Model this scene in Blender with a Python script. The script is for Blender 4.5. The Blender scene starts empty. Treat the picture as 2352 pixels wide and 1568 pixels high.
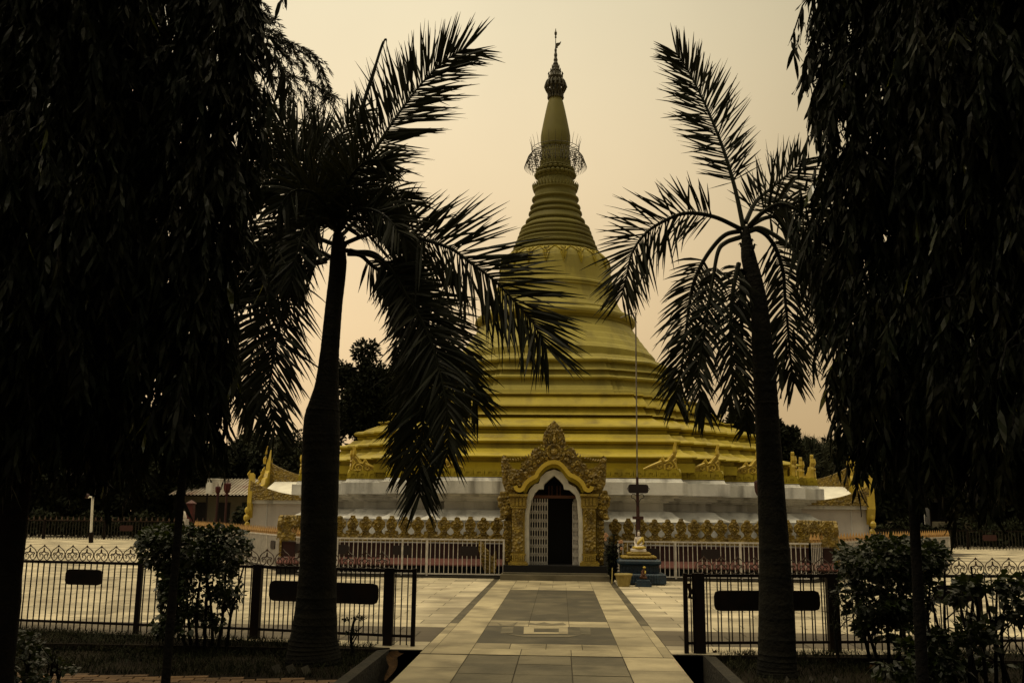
import bpy, math, random
import numpy as np
from mathutils import Vector, Matrix
R = math.radians
random.seed(7); rng = np.random.default_rng(11)
scene = bpy.context.scene
COL = scene.collection
# ------------------------------------------------------------------ camera
W0, H0, F0 = 2352.0, 1568.0, 2156.0          # the photograph's frame used for measuring
PITCH, YAW, ROLL, EYE = R(10.35), R(3.0), R(0.6), 1.6
_F = Vector((-math.sin(YAW)*math.cos(PITCH), math.cos(YAW)*math.cos(PITCH), math.sin(PITCH)))
_R = Vector((math.cos(YAW), math.sin(YAW), 0)); _U = _R.cross(_F)
CR = _R*math.cos(ROLL)+_U*math.sin(ROLL); CU = _U*math.cos(ROLL)-_R*math.sin(ROLL)
CPOS = Vector((0, 0, EYE))
cam = bpy.data.cameras.new('camera'); cam.sensor_width = 36; cam.lens = F0*36/W0
cam.clip_start = 0.05; cam.clip_end = 1500
camo = bpy.data.objects.new('camera', cam); COL.objects.link(camo)
camo.matrix_world = Matrix(((CR.x, CU.x, -_F.x, 0), (CR.y, CU.y, -_F.y, 0), (CR.z, CU.z, -_F.z, EYE), (0, 0, 0, 1)))
scene.camera = camo
def ray(px, py): return CR*((px-W0/2)/F0) + CU*((H0/2-py)/F0) + _F
def P(px, py, Y):                              # point on the vertical plane Y
    d = ray(px, py); t = Y/d.y; return CPOS + d*t
def G(px, py, z=0.0):                          # point on the level z
    d = ray(px, py); t = (z-EYE)/d.z; return CPOS + d*t
# ------------------------------------------------------------------ sky, sun, exposure
SUN_EL, SUN_AZ = R(60), R(-118)               # veiled sun high behind the camera, to the left
world = bpy.data.worlds.new('World'); scene.world = world; world.use_nodes = True
nt = world.node_tree; nt.nodes.clear()
out = nt.nodes.new('ShaderNodeOutputWorld')
sky = nt.nodes.new('ShaderNodeTexSky'); sky.sky_type = 'NISHITA'; sky.sun_disc = False
sky.sun_elevation = SUN_EL; sky.sun_rotation = SUN_AZ; sky.dust_density = 5; sky.air_density = 1.5
bg1 = nt.nodes.new('ShaderNodeBackground'); bg1.inputs['Strength'].default_value = 0.05
nt.links.new(sky.outputs[0], bg1.inputs['Color'])
tc = nt.nodes.new('ShaderNodeTexCoord')
nrm = nt.nodes.new('ShaderNodeVectorMath'); nrm.operation = 'NORMALIZE'; nt.links.new(tc.outputs['Generated'], nrm.inputs[0])
dot = nt.nodes.new('ShaderNodeVectorMath'); dot.operation = 'DOT_PRODUCT'; nt.links.new(nrm.outputs[0], dot.inputs[0])
gd = Vector((-0.42, 1, 0.50)).normalized(); dot.inputs[1].default_value = gd
ramp = nt.nodes.new('ShaderNodeValToRGB'); cr = ramp.color_ramp
cr.elements[0].position = 0.0; cr.elements[0].color = (0.30, 0.265, 0.18, 1)
cr.elements[1].position = 1.0; cr.elements[1].color = (1.0, 0.83, 0.54, 1)
e = cr.elements.new(0.80); e.color = (0.62, 0.51, 0.31, 1)
e = cr.elements.new(0.93); e.color = (0.87, 0.72, 0.46, 1)
nt.links.new(dot.outputs['Value'], ramp.inputs[0])
sep = nt.nodes.new('ShaderNodeSeparateXYZ'); nt.links.new(nrm.outputs[0], sep.inputs[0])
r2 = nt.nodes.new('ShaderNodeValToRGB'); c2 = r2.color_ramp
c2.elements[0].position = 0.0; c2.elements[0].color = (1.06, 0.86, 0.68, 1)
c2.elements[1].position = 1.0; c2.elements[1].color = (5.9, 5.9, 5.7, 1)   # an overcast sky is brightest overhead
e = c2.elements.new(0.20); e.color = (1.12, 0.99, 0.86, 1)
e = c2.elements.new(0.55); e.color = (0.99, 1.05, 1.10, 1)
nt.links.new(sep.outputs[2], r2.inputs[0])
mul = nt.nodes.new('ShaderNodeMix'); mul.data_type = 'RGBA'; mul.blend_type = 'MULTIPLY'; mul.inputs[0].default_value = 1
nt.links.new(ramp.outputs[0], mul.inputs[6]); nt.links.new(r2.outputs[0], mul.inputs[7])
wn = nt.nodes.new('ShaderNodeTexNoise'); wn.inputs['Scale'].default_value = 1.6; wn.inputs['Detail'].default_value = 5; nt.links.new(nrm.outputs[0], wn.inputs['Vector'])
wr = nt.nodes.new('ShaderNodeMapRange'); wr.inputs[1].default_value = .3; wr.inputs[2].default_value = .7; wr.inputs[3].default_value = 0.85; wr.inputs[4].default_value = 1.04; nt.links.new(wn.outputs[0], wr.inputs[0])
bg2 = nt.nodes.new('ShaderNodeBackground'); nt.links.new(wr.outputs[0], bg2.inputs['Strength'])
nt.links.new(mul.outputs[2], bg2.inputs['Color'])
mx = nt.nodes.new('ShaderNodeMixShader'); mx.inputs[0].default_value = 0.88
nt.links.new(bg1.outputs[0], mx.inputs[1]); nt.links.new(bg2.outputs[0], mx.inputs[2])
nt.links.new(mx.outputs[0], out.inputs['Surface'])
sl = bpy.data.lights.new('sun', 'SUN'); sl.energy = 1.0; sl.angle = R(14); sl.color = (1.0, 0.86, 0.62)
so = bpy.data.objects.new('sun', sl); COL.objects.link(so)
sd = Vector((math.sin(SUN_AZ)*math.cos(SUN_EL), math.cos(SUN_AZ)*math.cos(SUN_EL), math.sin(SUN_EL)))
so.rotation_euler = sd.to_track_quat('Z', 'Y').to_euler()
scene.view_settings.view_transform = 'Standard'; scene.view_settings.look = 'None'
scene.view_settings.gamma = 1; scene.view_settings.exposure = 0.0
scene.render.engine = 'CYCLES'
scene.cycles.max_bounces = 5; scene.cycles.transparent_max_bounces = 4
# ------------------------------------------------------------------ materials
def mat(name, col, col2=None, rough=0.8, scale=3.0, bump=0.0, bscale=None, island=0.0, spec=0.3, trans=None, stain=None, stscale=1.2, vstain=False, metal=0, contrast=(0.35, 0.65), detail=6, voro=0):
    m = bpy.data.materials.new(name); m.use_nodes = True; t = m.node_tree; n = t.nodes; L = t.links
    b = n['Principled BSDF']; b.inputs['Roughness'].default_value = rough; b.inputs['Metallic'].default_value = metal
    b.inputs['Specular IOR Level'].default_value = spec
    g = n.new('ShaderNodeNewGeometry')
    def noise(sc, det=detail, vec=None):
        q = n.new('ShaderNodeTexNoise'); q.inputs['Scale'].default_value = sc; q.inputs['Detail'].default_value = det
        L.new(vec or g.outputs['Position'], q.inputs['Vector']); return q
    cur = n.new('ShaderNodeRGB'); cur.outputs[0].default_value = (*col, 1); cur = cur.outputs[0]
    def mixc(a, bcol, fac, mode='MIX'):
        q = n.new('ShaderNodeMix'); q.data_type = 'RGBA'; q.blend_type = mode
        if isinstance(fac, float): q.inputs[0].default_value = fac
        else: L.new(fac, q.inputs[0])
        L.new(a, q.inputs[6])
        if isinstance(bcol, tuple): q.inputs[7].default_value = (*bcol, 1)
        else: L.new(bcol, q.inputs[7])
        return q.outputs[2]
    def rr(src, a, b_):
        q = n.new('ShaderNodeMapRange'); q.inputs[1].default_value = a; q.inputs[2].default_value = b_
        L.new(src, q.inputs[0]); return q.outputs[0]
    if col2: cur = mixc(cur, col2, rr(noise(scale).outputs[0], *contrast))
    if island:
        q = n.new('ShaderNodeMapRange'); q.inputs[3].default_value = 1-island; q.inputs[4].default_value = 1+island*0.7
        L.new(g.outputs['Random Per Island'], q.inputs[0])
        v = n.new('ShaderNodeCombineColor')
        for i in range(3): L.new(q.outputs[0], v.inputs[i])
        cur = mixc(cur, v.outputs[0], 1.0, 'MULTIPLY')
    if stain:
        vec = None
        if vstain:
            mp = n.new('ShaderNodeMapping'); mp.inputs['Scale'].default_value = (1.6, 1.6, 0.25); L.new(g.outputs['Position'], mp.inputs[0]); vec = mp.outputs[0]
        cur = mixc(cur, stain, rr(noise(stscale, 8, vec).outputs[0], 0.5, 0.78))
    L.new(cur, b.inputs['Base Color'])
    if bump:
        bp = n.new('ShaderNodeBump'); bp.inputs['Strength'].default_value = bump; bp.inputs['Distance'].default_value = 0.05
        if voro:
            q = n.new('ShaderNodeTexVoronoi'); q.inputs['Scale'].default_value = voro; L.new(g.outputs['Position'], q.inputs['Vector'])
            L.new(q.outputs['Distance'], bp.inputs['Height'])
        else: L.new(noise(bscale or scale*4).outputs[0], bp.inputs['Height'])
        L.new(bp.outputs[0], b.inputs['Normal'])
    if trans:
        tr = n.new('ShaderNodeBsdfTranslucent'); tr.inputs[0].default_value = (*trans[1], 1)
        ms = n.new('ShaderNodeMixShader'); ms.inputs[0].default_value = trans[0]
        L.new(b.outputs[0], ms.inputs[1]); L.new(tr.outputs[0], ms.inputs[2])
        L.new(ms.outputs[0], n['Material Output'].inputs['Surface'])
    return m
GOLD = mat('gold_paint', (0.35, 0.27, 0.015), (0.27, 0.205, 0.010), 0.55, 1.1, 0.12, 14, spec=0.3, stain=(0.17, 0.125, 0.012), stscale=1.6, vstain=True)
GOLDP = mat('pale_gold_paint', (0.31, 0.26, 0.05), (0.25, 0.205, 0.035), 0.6, 0.7, 0.10, 10, spec=0.25, stain=(0.17, 0.14, 0.03), stscale=1.3, vstain=True)
GLINT = mat('sunlit_glossy_leaf', (0.02, 0.028, 0.008), (0.04, 0.04, 0.006), 0.25, 3, spec=0.8, trans=(0.15, (0.2, 0.22, 0.02)))  # glossier leaf with its colour lifted, so scattered leaves look sunlit
GOLDS = mat('backlit_spire_gold', (0.155, 0.135, 0.030), (0.11, 0.095, 0.020), 0.65, 0.8, 0.1, 10, spec=0.2, stain=(0.13, 0.11, 0.03), stscale=0.8, vstain=True)  # darker gold: the backlit spire's shade is put into the colour
CARVE = mat('carved_gold_paint', (0.25, 0.165, 0.016), (0.11, 0.07, 0.008), 0.5, 7, 0.9, 30, spec=0.45, voro=14)
GOLDB = mat('bright_gold_paint', (0.50, 0.36, 0.04), (0.40, 0.28, 0.03), 0.42, 2, 0.1, 20, spec=0.5)
BRONZE = mat('weathered_bronze', (0.05, 0.04, 0.015), (0.03, 0.025, 0.01), 0.5, 5)
WHITE = mat('limewashed_plaster', (0.68, 0.665, 0.62), (0.52, 0.505, 0.47), 0.85, 1.3, 0.15, 12, stain=(0.12, 0.11, 0.09), stscale=1.7, vstain=True)
WHITE2 = mat('porch_plaster', (0.55, 0.50, 0.45), (0.46, 0.41, 0.37), 0.85, 1.3, 0.1, 12, stain=(0.2, 0.18, 0.16), stscale=0.8, vstain=True)
ROOFW = mat('white_roof_render', (0.72, 0.69, 0.60), (0.60, 0.57, 0.50), 0.8, 3)
WPAINT = mat('white_metal_paint', (0.52, 0.48, 0.43), (0.36, 0.33, 0.29), 0.5, 9)
WARCH = mat('white_door_arch', (0.56, 0.53, 0.46), (0.42, 0.40, 0.35), 0.7, 4)
DRED = mat('oxblood_wall_paint', (0.028, 0.007, 0.006), (0.018, 0.005, 0.004), 0.8, 2)
PINK = mat('faded_red_ledge_paint', (0.13, 0.05, 0.04), (0.09, 0.035, 0.028), 0.85, 3)
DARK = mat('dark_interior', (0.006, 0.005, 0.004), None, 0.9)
BLACKM = mat('black_iron_paint', (0.004, 0.003, 0.003), (0.009, 0.005, 0.003), 0.6, 6, spec=0.1)
SCROLL = mat('bronzed_iron_scroll', (0.075, 0.035, 0.018), (0.035, 0.018, 0.010), 0.4, 7, spec=0.5)
PLATE = mat('maroon_plate_paint', (0.008, 0.003, 0.003), None, 0.6)
SPEAR = mat('gold_spear_paint', (0.42, 0.24, 0.07), (0.30, 0.16, 0.05), 0.45, 5, spec=0.5)
MAROON = mat('maroon_pole_paint', (0.035, 0.010, 0.008), None, 0.6)
REDP = mat('red_lamp_paint', (0.07, 0.009, 0.008), (0.045, 0.006, 0.006), 0.5, 8)
STEEL = mat('galvanised_pipe', (0.20, 0.17, 0.13), (0.07, 0.06, 0.05), 0.5, 6)
BLUE = mat('blue_tiled_paint', (0.006, 0.026, 0.048), (0.004, 0.014, 0.028), 0.5, 8, 0.3, 25, spec=0.5)
SKINW = mat('white_marble', (0.62, 0.55, 0.48), None, 0.4)
POT = mat('yellow_plastic', (0.32, 0.25, 0.08), (0.24, 0.18, 0.05), 0.5, 8)
BROWN = mat('brown_painted_plaster', (0.07, 0.025, 0.010), None, 0.5)
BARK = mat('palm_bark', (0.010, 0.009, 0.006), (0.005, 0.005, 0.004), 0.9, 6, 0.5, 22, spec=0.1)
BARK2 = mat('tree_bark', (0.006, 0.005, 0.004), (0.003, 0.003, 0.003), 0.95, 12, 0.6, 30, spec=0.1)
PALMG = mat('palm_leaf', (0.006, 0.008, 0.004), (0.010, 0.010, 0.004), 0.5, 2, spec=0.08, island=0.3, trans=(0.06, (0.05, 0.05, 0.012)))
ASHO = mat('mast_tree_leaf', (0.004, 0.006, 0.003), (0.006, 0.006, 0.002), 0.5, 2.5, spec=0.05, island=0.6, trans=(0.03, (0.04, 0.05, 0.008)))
PILA = mat('dark_gold_paint', (0.27, 0.185, 0.018), (0.19, 0.125, 0.012), 0.5, 5, 0.5, 30, spec=0.4)
BRUSH = mat('needle_leaf', (0.012, 0.013, 0.006), (0.018, 0.016, 0.006), 0.6, 3, spec=0.15)
SHRUB = mat('shrub_leaf', (0.006, 0.010, 0.003), (0.014, 0.020, 0.004), 0.4, 3, spec=0.22, island=0.7, trans=(0.08, (0.08, 0.11, 0.01)))
YLEAF = mat('yellowed_leaf', (0.30, 0.20, 0.02), None, 0.5)
BGLEAF = mat('hazed_background_leaf', (0.026, 0.030, 0.016), (0.045, 0.046, 0.024), 0.7, 0.6, spec=0.15, island=0.4)  # distance haze is put into this paler, greyer leaf colour
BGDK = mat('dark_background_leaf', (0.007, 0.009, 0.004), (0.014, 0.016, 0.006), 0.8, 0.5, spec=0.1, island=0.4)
GRASS = mat('grass_blade', (0.009, 0.012, 0.004), (0.018, 0.018, 0.006), 0.7, 2, spec=0.1, island=0.5)
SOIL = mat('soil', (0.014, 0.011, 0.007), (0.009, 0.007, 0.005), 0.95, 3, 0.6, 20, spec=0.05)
TILE = mat('beige_court_stone', (0.50, 0.43, 0.30), (0.30, 0.26, 0.18), 0.75, 0.8, 0.15, 8, island=0.34, stain=(0.10, 0.08, 0.05), stscale=0.75, spec=0.3)
LSTONE = mat('light_path_stone', (0.38, 0.32, 0.20), (0.26, 0.22, 0.138), 0.7, 1.9, 0.25, 9, island=0.25, stain=(0.09, 0.073, 0.042), stscale=1.3)
DSTONE = mat('dark_slate_slab', (0.070, 0.058, 0.034), (0.042, 0.035, 0.021), 0.6, 1.4, 0.12, 9, island=0.25, stain=(0.12, 0.10, 0.06), stscale=1.8)
MSTONE = mat('grey_path_slab', (0.15, 0.127, 0.08), (0.095, 0.082, 0.052), 0.7, 1.8, 0.25, 9, island=0.28, stain=(0.05, 0.042, 0.025), stscale=1.5)
DBAND = mat('dark_court_band', (0.10, 0.08, 0.052), (0.07, 0.055, 0.037), 0.75, 1, island=0.25)
GROUT = mat('grout', (0.06, 0.05, 0.035), None, 0.95)
KERB = mat('kerb_concrete', (0.03, 0.025, 0.016), (0.016, 0.014, 0.010), 0.9, 4, 0.5, 20)
BRICK = mat('paver_brick', (0.15, 0.085, 0.038), (0.09, 0.05, 0.024), 0.85, 4, 0.4, 25, island=0.35)
TIN = mat('tin_roof_sheet', (0.36, 0.32, 0.26), (0.24, 0.20, 0.16), 0.6, 1.2, stain=(0.14, 0.05, 0.035), stscale=1.0)
DWALL = mat('dim_cream_wall', (0.11, 0.095, 0.06), (0.07, 0.06, 0.04), 0.9, 1)
DRY = mat('dry_palm_sheath', (0.055, 0.03, 0.012), (0.022, 0.012, 0.006), 0.95, 14, 0.4, 40, spec=0.05)
GLASS = mat('clear_plastic', (0.25, 0.25, 0.22), None, 0.15, spec=0.8)
FLOWER = mat('pink_petal', (0.40, 0.22, 0.12), None, 0.6)
# ------------------------------------------------------------------ mesh helpers
class MB:
    def __init__(s): s.v = []; s.f = []
    def add(s, vs, fs):
        o = len(s.v); s.v += [tuple(v) for v in vs]; s.f += [tuple(o+i for i in f) for f in fs]
    def box(s, x0, x1, y0, y1, z0, z1):
        s.add([(x0,y0,z0),(x1,y0,z0),(x1,y1,z0),(x0,y1,z0),(x0,y0,z1),(x1,y0,z1),(x1,y1,z1),(x0,y1,z1)],
              [(0,3,2,1),(4,5,6,7),(0,1,5,4),(1,2,6,5),(2,3,7,6),(3,0,4,7)])
    def obox(s, a, b, w, z0, z1):              # box along a->b on plan
        a = Vector((a[0], a[1])); b = Vector((b[0], b[1])); d = (b-a).normalized(); n = Vector((-d.y, d.x))*w/2
        p = [a-n, b-n, b+n, a+n]
        s.add([(q.x,q.y,z0) for q in p]+[(q.x,q.y,z1) for q in p], [(0,3,2,1),(4,5,6,7),(0,1,5,4),(1,2,6,5),(2,3,7,6),(3,0,4,7)])
    def prism(s, pts, fn0, fn1):               # outline -> two mapped copies joined
        n = len(pts); s.add([fn0(p) for p in pts]+[fn1(p) for p in pts],
              [tuple(range(n)), tuple(range(2*n-1, n-1, -1))]+[(i, i+n, (i+1)%n+n, (i+1)%n) for i in range(n)])
    def pxz(s, pts, y0, y1): s.prism(pts, lambda p: (p[0], y0, p[1]), lambda p: (p[0], y1, p[1]))
    def pyz(s, pts, x0, x1): s.prism(pts, lambda p: (x0, p[0], p[1]), lambda p: (x1, p[0], p[1]))
    def tube(s, pts, r, n=6, cap=True):
        pts = [Vector(p) for p in pts]; m = len(pts)
        rs = r if isinstance(r, (list, tuple)) else [r]*m
        prev = None; vs = []
        for i, p in enumerate(pts):
            t = (pts[min(i+1, m-1)]-pts[max(i-1, 0)])
            t = t.normalized() if t.length > 1e-9 else Vector((0,0,1))
            if prev is None:
                a = Vector((0,1,0)) if abs(t.y) < 0.9 else Vector((1,0,0))
                u = t.cross(a).normalized()
            else:
                u = (prev - t*prev.dot(t)); u = u.normalized() if u.length > 1e-6 else t.orthogonal().normalized()
            prev = u; w = t.cross(u)
            for k in range(n):
                a = 2*math.pi*k/n; vs.append(p+(u*math.cos(a)+w*math.sin(a))*rs[i])
        fs = [(i*n+k, i*n+(k+1)%n, (i+1)*n+(k+1)%n, (i+1)*n+k) for i in range(m-1) for k in range(n)]
        if cap: fs += [tuple(range(n-1, -1, -1)), tuple(range((m-1)*n, m*n))]
        s.add(vs, fs)
    def lathe(s, prof, cx, cy, n=48, flute=0, fl=0.0):
        vs = []
        for r, z in prof:
            for k in range(n):
                a = 2*math.pi*k/n; q = r*(1+fl*math.cos(flute*a)) if flute else r
                vs.append((cx+q*math.cos(a), cy+q*math.sin(a), z))
        m = len(prof)
        s.add(vs, [(i*n+k, i*n+(k+1)%n, (i+1)*n+(k+1)%n, (i+1)*n+k) for i in range(m-1) for k in range(n)]
              + [tuple(range(n-1, -1, -1)), tuple(range((m-1)*n, m*n))])
    def loft(s, loops, cap=True):
        n = len(loops[0]); m = len(loops); vs = [p for l in loops for p in l]
        fs = [(i*n+k, i*n+(k+1)%n, (i+1)*n+(k+1)%n, (i+1)*n+k) for i in range(m-1) for k in range(n)]
        if cap: fs += [tuple(range((m-1)*n, m*n))]
        s.add(vs, fs)
    def blob(s, c, rx, ry, rz, n=8, m=5):
        prof = []
        vs = []
        for i in range(m+1):
            th = math.pi*i/m
            for k in range(n):
                a = 2*math.pi*k/n
                vs.append((c[0]+rx*math.sin(th)*math.cos(a), c[1]+ry*math.sin(th)*math.sin(a), c[2]-rz*math.cos(th)))
        s.add(vs, [(i*n+k, i*n+(k+1)%n, (i+1)*n+(k+1)%n, (i+1)*n+k) for i in range(m) for k in range(n)])
LOC = {}
def obj(name, mb, m, parent=None, smooth=False, label=None):
    if isinstance(mb, MB): vs, fs = mb.v, mb.f
    else: vs, fs = mb
    if parent is None:
        a = np.array(vs, dtype=float); lo, hi = a.min(0), a.max(0); o = Vector(((lo[0]+hi[0])/2, (lo[1]+hi[1])/2, lo[2]))
    else: o = LOC[parent.name]
    me = bpy.data.meshes.new(name)
    a = np.array(vs, dtype=float)-np.array(o)
    me.from_pydata(a.tolist(), [], fs if isinstance(fs, list) else fs.tolist()); me.materials.append(m); me.update()
    if smooth: me.shade_smooth()
    ob = bpy.data.objects.new(name, me); COL.objects.link(ob)
    if parent is None: ob.location = o
    else: ob.parent = parent
    LOC[ob.name] = o
    if label: ob['label'] = label
    return ob
def thing(name, label, cat, loc, group=None):
    o = bpy.data.objects.new(name, None); COL.objects.link(o); o.location = loc; o.empty_display_size = 0.3
    o['label'] = label; o['category'] = cat
    if group: o['group'] = group
    LOC[o.name] = Vector(loc); return o
def tag(o, label, cat, group=None, kind=None):
    o['label'] = label; o['category'] = cat
    if group: o['group'] = group
    if kind: o['kind'] = kind
    return o
def struct(name, mb, m, label=None):
    o = obj(name, mb, m); o['kind'] = 'structure'
    if label: o['label'] = label
    return o
def catmull(pts, k=6):
    pts = [Vector(p) for p in pts]; q = [pts[0]*2-pts[1]]+pts+[pts[-1]*2-pts[-2]]; o = []
    for i in range(1, len(q)-2):
        p0, p1, p2, p3 = q[i-1:i+3]
        for j in range(k):
            t = j/k; o.append(0.5*((2*p1)+(p2-p0)*t+(2*p0-5*p1+4*p2-p3)*t*t+(3*p1-p0-3*p2+p3)*t**3))
    o.append(q[-2]); return o
def leaf_batch(O, D, N, L, Wd, curve=0.15, rows=((0.0,0.05),(0.25,0.85),(0.55,1.0),(0.82,0.55),(1.0,0.02)), wave=0.0):
    """many leaves as numpy: origin, direction, side vector, length, width"""
    O = np.asarray(O, float); D = np.asarray(D, float); N = np.asarray(N, float); L = np.asarray(L, float)[:, None]; Wd = np.asarray(Wd, float)[:, None]
    D /= np.linalg.norm(D, axis=1, keepdims=True)
    S = np.cross(D, N); S /= (np.linalg.norm(S, axis=1, keepdims=True)+1e-9); U = np.cross(S, D)
    n = len(O); V = np.zeros((n, len(rows)*2, 3)); ph = rng.random((n, 1))*6.28
    for i, (t, w) in enumerate(rows):
        c = O + D*L*t - U*L*curve*t*t + np.array([[0, 0, -1.0]])*L*curve*0.6*t*t
        wv = U*Wd*wave*np.sin(ph+i*2.4)
        V[:, 2*i] = c - S*Wd*w*0.5 + wv; V[:, 2*i+1] = c + S*Wd*w*0.5 - wv*0.6
    m = len(rows)
    fb = np.array([[2*i, 2*i+1, 2*i+3, 2*i+2] for i in range(m-1)])
    Fc = (fb[None]+(np.arange(n)*2*m)[:, None, None]).reshape(-1, 4)
    return V.reshape(-1, 3), Fc
def merge(parts):
    vs = []; fs = []; o = 0
    for v, f in parts:
        if len(v) == 0: continue
        vs.append(np.asarray(v, float)); fs.append(np.asarray(f)+o); o += len(v)
    return np.vstack(vs), np.vstack(fs)
# ------------------------------------------------------------------ ground
YC = 33.5                                        # the stupa's centre
XC = P(1274, 1200, YC).x
PL, PR = -1.62, 1.30                             # the path's two edges
YF = 11.75                                       # where courtyard begins (fence line)
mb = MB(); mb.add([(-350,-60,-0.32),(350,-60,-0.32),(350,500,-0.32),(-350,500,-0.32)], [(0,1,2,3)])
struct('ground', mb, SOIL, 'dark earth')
mb = MB(); mb.box(-34, 34, 11.5, 57, -0.30, -0.012)
struct('courtyard_bed', mb, GROUT)
def tiles(mb, x0, x1, y0, y1, tx, ty, z, gap=0.012, skip=None, off=True, jit=0.0):
    y = y0; row = 0
    while y < y1-0.02:
        yy = min(y+ty, y1); x = x0 - (tx*0.5 if (row % 2 and off) else 0)
        if off and not row % 2: x = x0 - random.random()*0.0
        while x < x1-0.02:
            a, b = max(x, x0), min(x+tx, x1)
            if b-a > 0.03 and not (skip and skip((a+b)/2, (y+yy)/2)):
                dz = random.uniform(-jit, jit)
                mb.add([(a+gap/2,y+gap/2,z+dz),(b-gap/2,y+gap/2,z+dz),(b-gap/2,yy-gap/2,z+dz),(a+gap/2,yy-gap/2,z+dz)], [(0,1,2,3)])
            x += tx
        y = yy; row += 1
plat = lambda x, y: (abs(x) < 6.3+max(0, y-24.0)*0.62 and y > 24.05 and y < 45) or (PL < x < PR)
mb = MB(); tiles(mb, -34, PL-0.0, 13.75, 57, 0.9, 0.45, 0, skip=plat); tiles(mb, PR, 34, 13.75, 57, 0.9, 0.45, 0, skip=plat)
tiles(mb, -34, PL, 11.52, 12.25, 0.9, 0.36, 0); tiles(mb, PR, 34, 11.52, 12.25, 0.9, 0.36, 0)
struct('courtyard_paving', mb, TILE, 'beige stone courtyard tiles')
mb = MB(); tiles(mb, -34, PL, 12.25, 13.75, 0.6, 0.5, 0); tiles(mb, PR, 34, 12.25, 13.75, 0.6, 0.5, 0)
struct('courtyard_dark_band', mb, DBAND, 'dark stone band across the courtyard')
ML, MR = -1.05, 0.71
mb = MB()
for a, b in ((PL+0.12, ML), (MR, PR-0.12)): tiles(mb, a, b, 11.24, 23.9, 0.6, 0.9, 0, 0.008, off=False)
for a, b in ((PL, PL+0.12), (PR-0.12, PR)): tiles(mb, a, b, 11.24, 14.3, 0.6, 0.9, 0, 0.004, off=False)
tiles(mb, ML, MR, 11.24, 11.72, 0.59, 0.48, 0, 0.008, off=False); tiles(mb, ML, MR, 11.72, 12.2, 0.44, 0.48, 0, 0.008)
tiles(mb, ML, MR, 14.05, 14.75, 0.59, 0.35, 0, 0.008, off=False); tiles(mb, ML, MR, 20.6, 23.9, 0.59, 0.7, 0, 0.008)
for a, b in ((PL, ML), (MR, PR)): tiles(mb, a, b, 2, 11.2, 0.6, 0.92, 0, 0.012, off=False, jit=0.002)
struct('path_border', mb, LSTONE, 'pale stone border slabs of the approach path')
mb = MB(); mb.box(PL, PR, 2, 11.5, -0.28, -0.01); struct('path_bed', mb, GROUT)
mb = MB(); tiles(mb, ML, MR, 14.75, 20.6, 0.59, 1.0, 0, 0.006, off=False); tiles(mb, ML, MR, 12.2, 14.05, 1.76, 1.85, 0, 0.004, off=False)
tiles(mb, PL, PL+0.12, 14.3, 23.4, 0.12, 0.6, 0, 0.004, off=False); tiles(mb, PR-0.12, PR, 14.3, 22.6, 0.12, 0.6, 0, 0.004, off=False)
struct('dark_path_panel', mb, DSTONE, 'dark slate panels set in the path')
mb = MB(); tiles(mb, ML, MR, 2, 11.2, 0.587, 0.66, 0, 0.012, off=False, jit=0.002)
struct('path', mb, MSTONE, 'grey slab path in the foreground')
INL = MB(); mb = MB()                            # the worn inlay design
def zp(x, y): g = G(746.5+0.3905*x, 1263+0.3905*y); return (g.x, g.y)
def flat(mb, pts, z): mb.add([(x, y, z) for x, y in pts], [tuple(range(len(pts)))])
for qi, q in enumerate(([(1170,450),(1230,450),(1228,492),(1168,492)], [(1375,450),(1428,451),(1430,494),(1375,492)], [(1230,450),(1375,450),(1375,461),(1230,461)], [(1228,482),(1375,482),(1375,493),(1228,492)],
          [(1040,452),(1110,449),(1105,488),(1032,490)], [(1497,453),(1560,456),(1565,499),(1505,495)], [(1005,424),(1040,446),(1110,446),(1135,420),(1100,436),(1050,438)],
          [(1190,424),(1240,432),(1290,424),(1340,434),(1400,425),(1420,440),(1300,442),(1200,440)], [(1060,492),(1160,500),(1430,500),(1500,500),(1430,512),(1170,510)])):
    flat(mb if qi < 4 else INL, [zp(*p) for p in reversed(q)], 0.004)
struct('path_inlay', mb, LSTONE, 'worn pale stone frame in the dark path panel'); struct('worn_path_inlay', INL, MSTONE, 'faint worn inlay shapes in the dark path panel')
# beds, trenches, kerbs, bricks
KL, KR = PL-0.40, PR+0.36
mb = MB(); mb.box(-30, KL-0.13, 9.75, 11.5, -0.3, -0.06); mb.box(KR+0.13, 30, 2, 11.5, -0.3, -0.06)
for q in ([(-30,11.4),(PL-.55,11.4),(PL-.4,11.55),(-7.3,12.62),(-30,17)], [(PR+.5,11.4),(30,11.4),(30,16.2),(6.9,12.2),(PR+.42,11.42)]):
    mb.prism(q, lambda p: (p[0], p[1], -.05), lambda p: (p[0], p[1], .012))
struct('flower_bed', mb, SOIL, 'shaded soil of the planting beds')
mb = MB(); mb.box(KL-0.13, KL, 9.2, 11.5, -0.3, 0.0); mb.box(KR, KR+0.13, 2, 11.5, -0.3, 0.0); mb.box(-30, PL, 11.5, 11.62, -0.3, -0.005)
mb.box(PR, 30, 11.5, 11.62, -0.3, -0.005)
struct('kerb', mb, KERB, 'weathered concrete kerb of the drain')
mb = MB()
def herring(mb, x0, x1, y0, y1, z):
    w, l, g = 0.115, 0.23, 0.014
    for i in range(-80, 80):
        for j in range(-80, 80):
            ox = i*w + j*w*2 + 0; oy = i*w - j*w*2 + 6.0
            if j % 1: continue
            for (a, b, c, d) in ((ox, oy, l, w), (ox+l-w*0, oy-w*0, w, l)):
                if a > x0 and a+c < x1 and b > y0 and b+d < y1:
                    mb.box(a+g/2, a+c-g/2, b+g/2, b+d-g/2, z-0.05, z+random.uniform(-.002, .002))
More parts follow.
